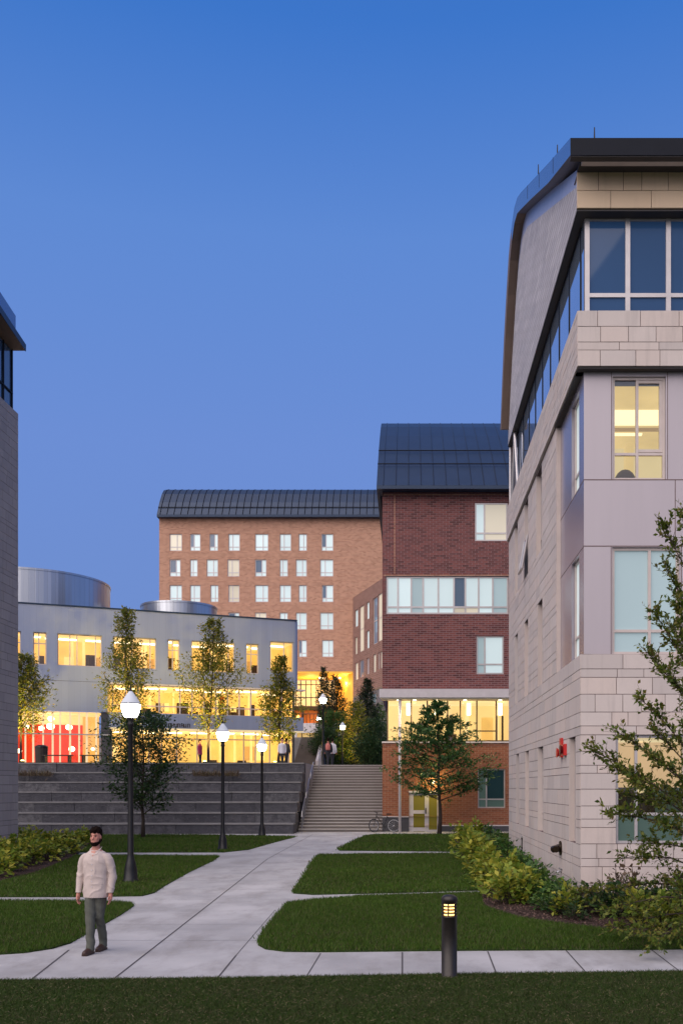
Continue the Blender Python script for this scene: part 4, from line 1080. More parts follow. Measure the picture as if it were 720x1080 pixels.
# red dining room on the left
mb = MB(); u = uh(16); k = 0
while u < uh(109): mb.obox(P1, hu, hn, u, u + (.13, .11)[k % 2], -.55, -.12, PZ, 7.7); u += (.62, .50, .66)[k % 3]; k += 1
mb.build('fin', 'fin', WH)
mb = MB(); mb.obox(P1, hu, hn, uh(12), uh(116), -.10, -.04, 6.06, 6.14); mb.build('transom', 'pale_frame', WH)
MB().poly([tuple(P1 + hu * UL - hn * .6 + Vector((0, 0, PZ))), tuple(P1 + hu * UM - hn * .6 + Vector((0, 0, PZ))), tuple(P1 + hu * UM - hn * .6 + Vector((0, 0, 7.7))), tuple(P1 + hu * UL - hn * .6 + Vector((0, 0, 7.7)))]).build('pane', 'pane_clear', WH)
mb = MB(); ua, ub = uh(90), UM - .3
mb.obox(P1, hu, hn, UL, ua, -4.2, -4.0, PZ, 7.0, 0); mb.obox(P1, hu, hn, ua, ub, -5.2, -5.0, PZ, 7.7, 1); mb.obox(P1, hu, hn, UL, ua, -4.4, -4.21, 7.0, 7.74, 2)
mb.obox(P1, hu, hn, UL, ub, -6, -.62, 7.70, 7.74, 2); mb.obox(P1, hu, hn, UL, ub, -6, -.62, PZ - .02, PZ + .02, 3)
mb.build('interior', ['red_glow', 'yellow_glow', 'yellow_bright', 'floor_glow'], WH)
for px, y, r in ((28, 766, .22), (44, 768, .22), (54, 766, .30), (54.5, 758, .24), (74, 767, .26), (20, 792, .2), (77, 790, .24), (100, 790, .14), (39, 790, .10)):
    u = uh(px); p = P1 + hu * u - hn * 2.4; z = EYE + (PY - y) * p.y / F
    MB().ball((p.x, p.y, z), (r, r, r * .8), 10, 6).build('pendant_lamp', 'pendant', WH, True)
# roof drums
for px, Y, rr, zt, lab in ((33, 76.5, 6.1, 18.75, None), (189, 80.5, 3.15, 17.6, None)):
    c = ((px - PX) * Y / F, Y, 15.1)
    mb = MB()
    nseg = 72
    prof_d = [(rr, 0), (rr, zt - 15.1 - .15), (rr + .05, zt - 15.1 - .15), (rr + .05, zt - 15.1), (rr - .4, zt - 15.1), (.01, zt - 15.0)]
    mb.lathe(prof_d, c, nseg); mb.build('drum', 'drum', WH)
#PART4
# ------------------------------------------------------------------ street lamps, uplights, bollard
def acorn_lamp(name_group=None):
    t = thing('street_lamp', (0, 0, 0), 'x', 'street lamp', 'acorn globe street lamps')
    mb = MB()
    mb.lathe([(.01, -.05), (.20, -.05), (.20, .06), (.17, .10), (.15, .35), (.12, .50), (.095, .58), (.075, .70), (.066, 2.2), (.056, 3.85), (.075, 3.88), (.075, 3.93), (.058, 3.97), (.085, 4.03), (.115, 4.07), (.05, 4.08)], (0, 0, 0), 18)
    mb.build('pole', 'black_metal', t, True)
    mb = MB(); mb.lathe([(.10, 4.06), (.155, 4.10), (.20, 4.20), (.228, 4.32), (.232, 4.40)], (0, 0, 0), 20)
    mb.build('globe', 'globe', t, True)
    mb = MB(); mb.lathe([(.232, 4.40), (.225, 4.44), (.19, 4.50), (.13, 4.59), (.075, 4.67), (.04, 4.72)], (0, 0, 0), 20)
    mb.build('globe_cap', 'globe_cap', t, True)
    mb = MB(); mb.lathe([(.236, 4.39), (.242, 4.40), (.236, 4.42)], (0, 0, 0), 20).lathe([(.042, 4.71), (.05, 4.74), (.02, 4.78), (.028, 4.81), (.004, 4.88)], (0, 0, 0), 10)
    mb.build('finial', 'black_metal', t, True)
    return t
L0 = acorn_lamp()
spots = [(gnd(138, 931), 'tallest looking black street lamp, standing on the lawn just behind the walking man'),
         (gnd(235, 897), 'middle black street lamp of the row, on the lawn edge beside the pale path'),
         (gnd(276.3, 882), 'smallest black street lamp of the row, at the foot of the granite tiers'),
         (Vector((-5.5, 61.5, PZ)), 'tall street lamp standing at the head of the wide stairs'),
         (Vector((-5.65, 82.0, PZ - .45)), 'low street lamp in front of the dark planting above the stairs'),
         (Vector((-9.3, 99.0, PZ + 1.5)), 'street lamp whose globe shows just behind the lamp at the stair head'),
         (Vector((-18.7, 65.0, PZ - .6)), 'street lamp before the white hall, its globe beside the leafy tree')]
for i, (p, lab) in enumerate(spots):
    o = L0 if i == 0 else copy_tree(L0)
    o.location = p; o['label'] = lab
def uplight(p, aim, power, lab, spot=60, col=(1, .74, .18)):
    t = thing('uplight', p, lab, 'uplight', 'uplights in the planting')
    mb = MB(); mb.lathe([(.10, 0), (.12, .10), (.12, .24), (.09, .26)], tuple(p), 10); mb.build('housing', 'black_metal', t)
    mb = MB(); mb.ball((p[0], p[1], p[2] + .27), (.11, .11, .05), 10, 5); mb.build('lens', 'spot_glow', t)
    lamp(t, (p[0], p[1], p[2] + .36), power, col, .08, 'SPOT', aim, spot)
uplight(Vector((-4.15, 81.0, PZ)), Vector((-4.7, 84.5, 8.0)), 2600, 'bright uplight glowing among the dark shrubs at the head of the stairs', 90)
uplight(Vector((-12.35, 53.2, 3.2)), Vector((-12.3, 56, 6)), 120, 'small glowing uplight set in the granite tiers near the second lamp', 110)

for px, Y, lab in ((134, 58.3, 'added unseen uplight at the foot of the yellow-green tree above the tallest lamp'), (216, 59.3, 'added unseen uplight at the foot of the yellow-green tree above the middle lamp'), (290, 60.6, 'added unseen uplight at the foot of the slim young tree'), (24, 57.8, 'added unseen uplight before the tree by the red room')):
    b = Vector(((px - PX) * Y / F, Y, PZ)); uplight(b, b + Vector((.1, 2.6, 4.6)), 4200 if px != 290 else 1500, lab, 85, (1, .70, .16))  # unseen lamps added to light the tree crowns yellow

bl = thing('bollard_light', gnd(473.5, 1032, 0), 'black louvred bollard light glowing amber at the near edge of the pavement', 'bollard')
bp = bl.location
mb = MB(); mb.lathe([(.012, -.04), (.112, -.04), (.112, .03), (.096, .035), (.096, .755), (.10, .76), (.10, .772), (.06, .775)], tuple(bp), 28); mb.build('post', 'bronze_metal', bl, True)
mb = MB(); mb.lathe([(.066, .77), (.066, .93)], tuple(bp), 20); mb.build('lens', 'bollard_glow', bl, True)
mb = MB()
for i in range(5): mb.lathe([(.066, .776 + .040 * i), (.098, .764 + .040 * i), (.098, .774 + .040 * i), (.066, .784 + .040 * i)], tuple(bp), 28)
for k in range(6):
    a = R(20 + 60 * k); c, s = math.cos(a), math.sin(a)
    mb.tube([(bp.x + .088 * c, bp.y + .088 * s, .765), (bp.x + .088 * c, bp.y + .088 * s, .94)], .010, 6)
mb.build('louvre', 'bronze_metal', bl, False)
mb = MB(); mb.lathe([(.060, .935), (.101, .935), (.101, .985), (.092, 1.008), (.066, 1.026), (.03, 1.034), (.002, 1.036)], tuple(bp), 28); mb.build('cap', 'bronze_metal', bl, True)

# ------------------------------------------------------------------ foliage
def leaf_quads(C, D, size, rng, up=.45, aspect=.5):
    """diamond leaves at C growing along D; folded a little along the midrib"""
    n = len(C)
    D = D + rng.normal(0, .55, (n, 3)); D /= np.linalg.norm(D, axis=1, keepdims=True) + 1e-9
    Nn = rng.normal(0, 1, (n, 3)); Nn[:, 2] = np.abs(Nn[:, 2]) + up * 2
    S = np.cross(D, Nn); S /= np.linalg.norm(S, axis=1, keepdims=True) + 1e-9
    L = size * rng.uniform(.6, 1.25, (n, 1)); Wd = L * aspect * rng.uniform(.75, 1.2, (n, 1)) * .5
    Up = np.cross(S, D)
    a = C; b = C + D * L * .48 + S * Wd + Up * Wd * .3; c = C + D * L; d = C + D * L * .48 - S * Wd + Up * Wd * .3
    V = np.stack([a, b, c, d], 1).reshape(-1, 3)
    return V, np.arange(n * 4).reshape(-1, 4)

def tree(label, loc, H, clear, prof, nlimb, leaf, per, seed, lm, group=None, rise=.35, sig=.22, flat=.6, trunk_r=.09, twigs=5, name='tree', droop=0., cat='tree', crown_name='crown', stems=1):
    """prof(t): crown radius from the lowest limb (t=0) to the top (t=1)"""
    rng = np.random.default_rng(seed); rnd = random.Random(seed)
    t = thing(name, loc, label, cat, group)
    mb = MB(); Cs = []; Ds = []
    L = Vector(loc)
    for s_ in range(stems):
        lean = Vector((rnd.uniform(-.04, .04), rnd.uniform(-.04, .04), 0)) * (1 if stems == 1 else 4)
        pts = [L + Vector((0, 0, -.05))]
        for i in range(1, 8):
            f = i / 7; pts.append(L + lean * H * f + Vector((rnd.uniform(-.02, .02) * H * .5, rnd.uniform(-.02, .02) * H * .5, H * .97 * f)))
        mb.tube(pts, [trunk_r * (1.25 if i == 0 else 1) * (1 - .92 * i / 7) + .006 for i in range(8)], 8)
        def trunk_at(h):
            f = max(0, min(.999, h / (H * .97))) * 7; i = int(f); return pts[i].lerp(pts[i + 1], f - i)
        nl = nlimb // stems
        for i in range(nl):
            tt = (i + rnd.random() * .8) / nl
            h = clear + (H - clear) * tt * .97
            Rr = prof(tt) * rnd.uniform(.72, 1.08)
            az = i * 2.39996 + rnd.uniform(-.4, .4) + s_
            base = trunk_at(h); d = Vector((math.cos(az), math.sin(az), 0))
            ln = []
            for k in range(5):
                f = k / 4
                ln.append(base + d * Rr * f + Vector((rnd.uniform(-.05, .05) * Rr, rnd.uniform(-.05, .05) * Rr, Rr * (rise * f + rise * .5 * f * f - droop * f * f))))
            mb.tube(ln, [max(.006, trunk_r * .35 * (1 - tt * .7)) * (1 - .8 * k / 4) + .004 for k in range(5)], 5, cap=False)
            for k in range(twigs):
                f = .25 + .75 * (k + rnd.random()) / twigs
                ii = min(3, int(f * 4)); p = ln[ii].lerp(ln[ii + 1], min(1, f * 4 - ii))
                td = (d + Vector((rnd.gauss(0, .8), rnd.gauss(0, .8), rnd.gauss(.15, .35)))).normalized()
                tl = Rr * .34 * rnd.uniform(.5, 1.2)
                q = p + td * tl
                mb.tube([p, q], [.007, .003], 3, cap=False)
                m = max(2, int(per * rnd.uniform(.5, 1.4) * min(1., .30 + .55 * Rr)))
                fr = rng.random((m, 1))
                c = np.array(p)[None] * (1 - fr) + np.array(q)[None] * fr + rng.normal(0, 1, (m, 3)) * np.array([sig, sig, sig * flat]) * (.35 + .5 * Rr)
                Cs.append(c); Ds.append(np.repeat(np.array(td)[None], m, 0))
    mb.build('trunk', 'bark', t, True, uv=False)
    C = np.concatenate(Cs); D = np.concatenate(Ds)
    V, Q = leaf_quads(C - np.array(L), D, leaf, rng)
    np_mesh(crown_name, V, Q, lm, t)
    return t

def lerp_prof(pts):
    def f(t):
        for (a, b), (c, d) in zip(pts[:-1], pts[1:]):
            if t <= c: return b + (d - b) * (t - a) / (c - a)
        return pts[-1][1]
    return f
tree('spreading green maple with layered branches in front of the brick block doorway', gnd(463, 880), 6.75, 1.6, lerp_prof([(0, 1.9), (.12, 2.45), (.3, 2.45), (.5, 1.9), (.72, 1.15), (.88, .65), (1, .15)]), 52, .17, 24, 11, 'leaf_maple', rise=.26, sig=.10, flat=.28, trunk_r=.095, twigs=11)
tree('dark round leafy tree on the lawn behind the tallest lamp', gnd(151, 884), 5.85, 1.1, lerp_prof([(0, 1.1), (.2, 1.75), (.5, 1.85), (.75, 1.35), (1, .3)]), 44, .17, 24, 12, 'leaf_dark', rise=.45, sig=.17, flat=.8, trunk_r=.08, twigs=9)
pear = lerp_prof([(0, .9), (.2, 1.9), (.45, 1.45), (.7, .75), (.85, .7), (1, .15)])
for px, py_top, Y, sd, k, lab in ((137, 640, 60.5, 21, .95, 'tall loose yellow-green tree before the white hall, above the tallest lamp'),
                               (220, 652, 61.5, 22, 1.15, 'tall loose yellow-green tree before the white hall, above the middle lamp'),
                               (293, 690, 62.5, 23, .72, 'slim young green tree at the right end of the white hall'),
                               (22, 690, 60.0, 24, .95, 'yellow-lit tree half hidden by the shaded building, before the red room')):
    b = Vector(((px - PX) * Y / F, Y, PZ)); Ht = EYE + (PY - py_top) * Y / F - PZ
    tree(lab, b, Ht, 1.9 if px != 293 else 1.3, lambda t, k=k: pear(t) * k, 44, .20, 26, sd, 'leaf_pear', 'trees planted before the white hall', rise=.75, sig=.22, flat=.9, trunk_r=.085, twigs=7)
yew = lerp_prof([(0, 1.0), (.25, 1.25), (.6, .95), (.85, .5), (1, .12)])
for px, top, Y, zb, k, sd, lab in ((345.5, 702, 92, PZ, .75, 31, 'narrow dark conifer behind the lamp at the stair head'), (357, 712, 94, PZ, 1.0, 32, 'broader dark conifer right of the lamp at the stair head'), (386.5, 714, 88, PZ, 1.05, 33, 'tall dark conifer close to the red brick block')):
    b = Vector(((px - PX) * Y / F, Y, zb)); Ht = EYE + (PY - top) * Y / F - zb
    tree(lab, b, Ht, .5, lambda t, k=k: yew(t) * k, 60, .20, 26, sd, 'leaf_yew', 'dark conifers above the stairs', rise=.9, sig=.2, flat=1., trunk_r=.08, twigs=7, name='conifer')
bushy = lerp_prof([(0, 1.0), (.3, 1.35), (.7, 1.0), (1, .3)])
for px, top, Y, k, sd, lm, lab in ((375, 740, 85, 1.15, 41, 'leaf_pear', 'yellow-lit bushy shrub glowing above its uplight at the stair head'), (352, 752, 90, 1.7, 42, 'leaf_green', 'dark green bushy shrub behind the lamp at the stair head'),
                                 (396, 760, 80, 1.1, 43, 'leaf_dark', 'dark bushy shrub hard against the red brick block'), (391, 781, 78, .9, 44, 'leaf_dark', 'low dark shrub in front of the glowing shrub'),
                                 (363, 782, 86, 1.1, 45, 'leaf_dark', 'low dark shrub below the small lamp above the stairs'), (343, 772, 88, 1.2, 46, 'leaf_dark', 'dark shrub beside the parapet of the upper stairs'),
                                 (399, 744, 92, 1.3, 47, 'leaf_green', 'green shrub showing behind the tall dark conifer')):
    b = Vector(((px - PX) * Y / F, Y, PZ)); Ht = EYE + (PY - top) * Y / F - PZ
    tree(lab, b, Ht, .15, lambda t, k=k: bushy(t) * k, 40, .19, 24, sd, lm, 'shrubs above the stairs', rise=.55, sig=.25, flat=.9, trunk_r=.05, twigs=7, name='shrub', cat='shrub', crown_name='foliage')

# near tree leaning in from the right; limbs reach left over the bed and the pavement
rng = np.random.default_rng(77); rnd = random.Random(77)
NTb = Vector((4.72, 14.3, 0))
NT = thing('tree', NTb, 'leafy young tree at the right edge, its thin arching branches crossing the limestone wall', 'tree')
mb = MB(); Cs = []; Ds = []
tr = [NTb + Vector((0, 0, -.05)), NTb + Vector((-.03, .02, 1.0)), NTb + Vector((.03, -.02, 2.2)), NTb + Vector((-.03, .03, 3.5)), NTb + Vector((.02, 0, 4.8)), NTb + Vector((-.1, 0, 6.4))]
mb.tube(tr, [.085, .07, .06, .048, .032, .012], 9)
def nt_at(h):
    hs = [p.z for p in tr]
    for a, b in zip(tr[:-1], tr[1:]):
        if h <= b.z: return a.lerp(b, max(0, (h - a.z) / (b.z - a.z)))
    return tr[-1]
limbs = [(638, 962, 13.6, .55), (612, 944, 14.4, .75), (690, 1000, 12.9, .5), (655, 905, 14.0, .9), (640, 858, 13.6, 1.25), (625, 792, 14.2, 1.5), (648, 770, 14.8, 1.9), (676, 738, 14.3, 2.2), (690, 800, 13.2, 1.7), (668, 824, 13.4, 1.5),
         (665, 840, 14.9, 1.3), (700, 705, 13.8, 2.7), (684, 690, 14.4, 2.9), (690, 645, 14.2, 3.3), (712, 640, 13.6, 3.4), (703, 602, 14.5, 3.8), (700, 556, 14.2, 4.3), (722, 540, 13.8, 4.6), (735, 500, 14.3, 4.9),
         (650, 812, 14.5, 1.6), (700, 870, 13.4, 1.1), (682, 890, 14.6, 1.0), (715, 940, 13.3, .7), (668, 985, 13.5, .4), (700, 930, 14.2, .7), (725, 770, 13.4, 2.0), (712, 835, 14.5, 1.4), (690, 770, 14.0, 1.9), (705, 660, 14.5, 3.0), (648, 985, 14.2, .4), (715, 985, 13.6, .45),
         (760, 700, 13.5, 2.9), (800, 760, 14.0, 2.2), (810, 850, 14.2, 1.3), (790, 620, 14.5, 3.6), (780, 930, 13.8, .7), (770, 560, 14.0, 4.3)]
for px, py, Y, h0 in limbs:
    e = at(px, py, Y); b = nt_at(h0)
    if e.z < .25: e.z = .25
    mid = b.lerp(e, .5) + Vector((0, 0, .10 + rnd.uniform(-.05, .12)))
    ln = [b, b.lerp(mid, .5) + Vector((0, 0, .05)), mid, mid.lerp(e, .5) + Vector((rnd.uniform(-.04, .04), 0, .03)), e]
    mb.tube(ln, [.021, .016, .012, .008, .004], 5, cap=False)
    Ln = (e - b).length
    for k in range(int(11 + Ln * 16)):
        f = .22 + .78 * math.sqrt(rnd.random()); ii = min(3, int(f * 4)); p = ln[ii].lerp(ln[ii + 1], f * 4 - ii)
        td = ((e - b).normalized() + Vector((rnd.gauss(0, .55), rnd.gauss(0, .8), rnd.gauss(.1, .55)))).normalized()
        q = p + td * rnd.uniform(.10, .34)
        mb.tube([p, q], [.004, .002], 3, cap=False)
        m = rnd.randint(5, 12); fr = rng.random((m, 1)) ** .7
        Cs.append(np.array(p)[None] * (1 - fr) + np.array(q)[None] * fr + rng.normal(0, .012, (m, 3)))
        Ds.append(np.repeat(np.array(td)[None], m, 0) + rng.normal(0, .5, (m, 3)))
mb.build('trunk', 'bark', NT, True, uv=False)
V, Q = leaf_quads(np.concatenate(Cs) - np.array(NTb), np.concatenate(Ds), .078, rng, .3, .55); np_mesh('crown', V, Q, 'leaf_near', NT)

# big-leaved shrubs in the beds
def bed_shrub(seed, lm, h, r, leaf, n, name='shrub', stems=True):
    rng = np.random.default_rng(seed); t = thing(name, (0, 0, 0), 'x', 'shrub')
    mb = MB(); Cs = []; Ds = []
    for k in range(26):
        az, el = rng.uniform(0, 6.28), rng.uniform(.25, 1.45)
        d = np.array([math.cos(az) * math.cos(el) * r, math.sin(az) * math.cos(el) * r, math.sin(el) * h]) * rng.uniform(.65, 1.05)
        mb.tube([(0, 0, -.02), tuple(d * .5 + np.array([0, 0, .05 * h])), tuple(d)], [.010, .007, .003], 3, cap=False)
        m = n // 26
        f = rng.uniform(.45, 1.0, (m, 1)); c = d[None] * f + rng.normal(0, .07, (m, 3)) * r * 1.4; c[:, 2] = np.maximum(c[:, 2], .03)
        o = c * np.array([1, 1, .2]); o /= np.linalg.norm(o, axis=1, keepdims=True) + 1e-6
        Cs.append(c); Ds.append(o)
    mb.build('stem', 'bark', t, uv=False)
    V, Q = leaf_quads(np.concatenate(Cs), np.concatenate(Ds), leaf, rng, .9, .72); np_mesh('foliage', V, Q, lm, t)
    return t
protos = {'gold': [bed_shrub(100 + i, 'leaf_gold', .72, .55, .17, 240) for i in range(3)], 'green': [bed_shrub(110 + i, 'leaf_green', .62, .50, .13, 260) for i in range(3)],
          'dark': [bed_shrub(120 + i, 'leaf_dark', .55, .46, .09, 340) for i in range(2)], 'dry': [bed_shrub(130, 'leaf_dry', .55, .30, .07, 160)]}
used = {}
LABS = {'gold': 'yellow-green broad-leaved shrub crowded in the bed along the limestone side wall', 'green': 'mid green leafy shrub in the shade of the limestone wall',
        'dark': 'low dark small-leaved shrub at the corner of the limestone building', 'dry': 'thin brownish twiggy plant against the limestone front wall', 'left': 'yellow-green leafy shrub massed beside the shaded building at the left'}
def plant(kind, p, s, lab=None, grp=None, i=[0]):
    L = protos[kind]; i[0] += 1; pr = L[i[0] % len(L)]
    o = pr if pr.name not in used else copy_tree(pr)
    used[pr.name] = 1
    o.location = (p[0], p[1], .03); o.rotation_euler = (0, 0, rnd.uniform(0, 6.28)); o.scale = (s * rnd.uniform(.9, 1.15), s * rnd.uniform(.9, 1.15), s * rnd.uniform(.85, 1.1))
    o['label'] = lab or LABS[kind]; o['group'] = grp or {'gold': 'golden shrubs in the right bed', 'green': 'green shrubs in the right bed', 'dark': 'dark shrubs in the right bed', 'dry': 'dry plants in the right bed'}[kind]
    return o
for x, y, s in [(486, 894, 1.35), (492, 899, 1.3), (497, 907, 1.25), (503, 914, 1.15), (505, 921, 1.1), (511, 926, 1.1), (514, 934, 1.0), (521, 941, 1.0), (528, 948, .95), (535, 955, .85), (545, 946, 1.0), (538, 938, 1.0), (552, 954, .9), (526, 930, 1.0), (500, 893, 1.3), (512, 915, 1.05), (508, 901, 1.2)]:
    plant('gold', gnd(x, y), s * .95)
for x, y, s in [(520, 896, 1.2), (528, 903, 1.2), (536, 908, 1.1), (545, 916, 1.1), (552, 924, 1.05), (562, 932, 1.0), (570, 942, 1.0), (580, 950, .95), (540, 926, 1.0), (556, 938, .95), (566, 955, .85), (515, 890, 1.2), (592, 957, .9), (575, 962, .7)]:
    plant('green', gnd(x, y), s)
for x, y, s in [(600, 962, 1.0), (612, 964, .9), (634, 967, 1.1), (650, 968, 1.2), (668, 966, 1.15), (688, 968, 1.2), (706, 970, 1.3), (722, 972, 1.3), (585, 966, .8), (604, 972, .6)]:
    plant('dark', gnd(x, y), s)
for x, y, s in [(628, 956, 1.0), (655, 958, 1.35), (668, 955, 1.4)]: plant('dry', gnd(x, y), s)
for x, y, s, lab in [(598, 968, .8, 'small yellow-green shrub at the mulch edge below the building corner'), (672, 975, .9, 'yellow-green shrub among dark ones below the limestone front wall'), (700, 986, 1.0, 'yellow-green shrub beside the pavement at the right edge')]:
    plant('gold', gnd(x, y), s * .9, lab, 'golden shrubs before the limestone front')
for x, y, s in [(22, 893, 1.2), (33, 896, 1.15), (45, 897, 1.15), (57, 897, 1.1), (69, 895, 1.1), (80, 893, 1.05), (88, 892, 1.0), (62, 905, 1.05), (48, 909, 1.05), (34, 913, 1.1), (20, 916, 1.1), (8, 921, 1.15), (-6, 926, 1.15), (74, 901, .95), (14, 905, 1.2), (0, 910, 1.2), (28, 903, 1.1), (-14, 916, 1.2)]:
    plant('gold', gnd(x, y), s * .93, LABS['left'], 'shrubs in the left bed')
for k_ in protos:
    for pr in protos[k_]:
        if pr.name not in used:
            for ch in list(pr.children): bpy.data.objects.remove(ch)
            bpy.data.objects.remove(pr)
# low grasses growing on a ledge of the terrace
for px, lab in ((30, 'dry tufted ledge plant on the granite tiers near the shaded building'), (228, 'dry tufted ledge plants on the granite tiers beside the middle lamp')):
    t = thing('ledge_plant', at(px, 819, 51.4), lab, 'plant')
    rr = np.random.default_rng(px); n = 420; c = np.stack([rr.uniform(-1.2, 1.2, n), rr.uniform(-.15, .15, n), np.zeros(n)], 1)
    V, Q = leaf_quads(c, np.tile(np.array([[0, 0, 1.2]]), (n, 1)), .38, rr, 0, .10); np_mesh('foliage', V, Q, 'leaf_dry', t)

# ------------------------------------------------------------------ grass blades and bark chips
def inside(P, poly):
    x, y = P[:, 0], P[:, 1]; r = np.zeros(len(P), bool); n = len(poly); j = n - 1
    for i in range(n):
        xi, yi, xj, yj = poly[i][0], poly[i][1], poly[j][0], poly[j][1]
        with np.errstate(divide='ignore', invalid='ignore'):
            r ^= ((yi > y) != (yj > y)) & (x < (xj - xi) * (y - yi) / (yj - yi) + xi)
        j = i
    return r
def blades(polys, dens, h, wd, seed, name, mat, avoid=(), lab=None, lean=1.):
    rg = np.random.default_rng(seed); allV = []
    for poly in polys:
        a = np.array([(p[0], p[1]) for p in poly]); lo, hi = a.min(0), a.max(0)
        lo[0] = max(lo[0], -.60 * hi[1]); hi[0] = min(hi[0], .43 * hi[1] + .5); lo[1] = max(lo[1], 9.0)
        n = int((hi[0] - lo[0]) * (hi[1] - lo[1]) * dens)
        P = rg.uniform(lo, hi, (n, 2)); P = P[inside(P, a)]; P = P + rg.normal(0, .022, P.shape) * (P[:, 1:2] / 14.)
        for v in avoid: P = P[~inside(P, np.array([(p[0], p[1]) for p in v]))]
        k = P[:, 0] / P[:, 1]; P = P[(k > -.60) & (k < .43)]
        n = len(P); az = rg.uniform(0, 6.283, n); L = h * rg.uniform(.45, 1.3, n); ln = rg.uniform(.1, .9, n) * lean; a2 = rg.uniform(0, 6.283, n)
        w_ = wd * rg.uniform(.6, 1.3, n)
        B = np.stack([P[:, 0], P[:, 1], np.full(n, .018 if lean < 5 else .040)], 1); S = np.stack([np.cos(az), np.sin(az), 0 * az], 1) * w_[:, None]
        T = B + np.stack([np.cos(a2) * L * ln, np.sin(a2) * L * ln, L], 1)
        T[:, 2] = np.maximum(T[:, 2], B[:, 2] + .004); allV.append(np.stack([B - S, B + S, T], 1).reshape(-1, 3))
    V = np.concatenate(allV); o = np_mesh(name, V, np.arange(len(V)).reshape(-1, 3), mat)
    return tag(o, lab, 'grass', kind='stuff')
blades([LAWNS['g']], 11000, .034, .0046, 1, 'grass', 'grass_near', (), 'coarse short grass with dry straw patches along the near edge', 2.2)
blades([LAWNS['g']], 300, .010, .0036, 6, 'dry_grass', 'straw', (), 'tan dry stalks lying among the coarse grass along the near edge', 9.)
blades([LAWNS['f'], LAWNS['c']], 3600, .060, .0065, 2, 'grass', 'grass_far', (MULCH_R,), 'clipped green grass on the lawns beside the near pavement')
blades([LAWNS['e'], LAWNS['b']], 1300, .065, .011, 3, 'grass', 'grass_far', (MULCH_R, MULCH_L), 'clipped green grass on the middle lawns')
blades([LAWNS['d'], LAWNS['a']], 420, .075, .02, 4, 'grass', 'grass_far', (MULCH_R, MULCH_L), 'clipped green grass on the far lawns before the stairs')
rg = np.random.default_rng(9); allV = []
for poly, dn in ((MULCH_R, 260), (MULCH_L, 60)):
    a = np.array([(p[0], p[1]) for p in poly]); lo, hi = a.min(0), a.max(0)
    P = rg.uniform(lo, hi, (int((hi - lo).prod() * dn), 2)); P = P[inside(P, a)]; n = len(P)
    C = np.stack([P[:, 0], P[:, 1], np.full(n, .036)], 1)
    V, Q = leaf_quads(C, np.stack([rg.normal(0, 1, n), rg.normal(0, 1, n), rg.normal(0, .25, n)], 1), .06, rg, 1.2, .4); allV.append(V)
V = np.concatenate(allV); V[:, 2] = np.maximum(V[:, 2], .035)
tag(np_mesh('bark_chips', V, np.arange(len(V)).reshape(-1, 4), 'chip'), 'loose brown bark chips strewn over the planting beds', 'mulch', kind='stuff')

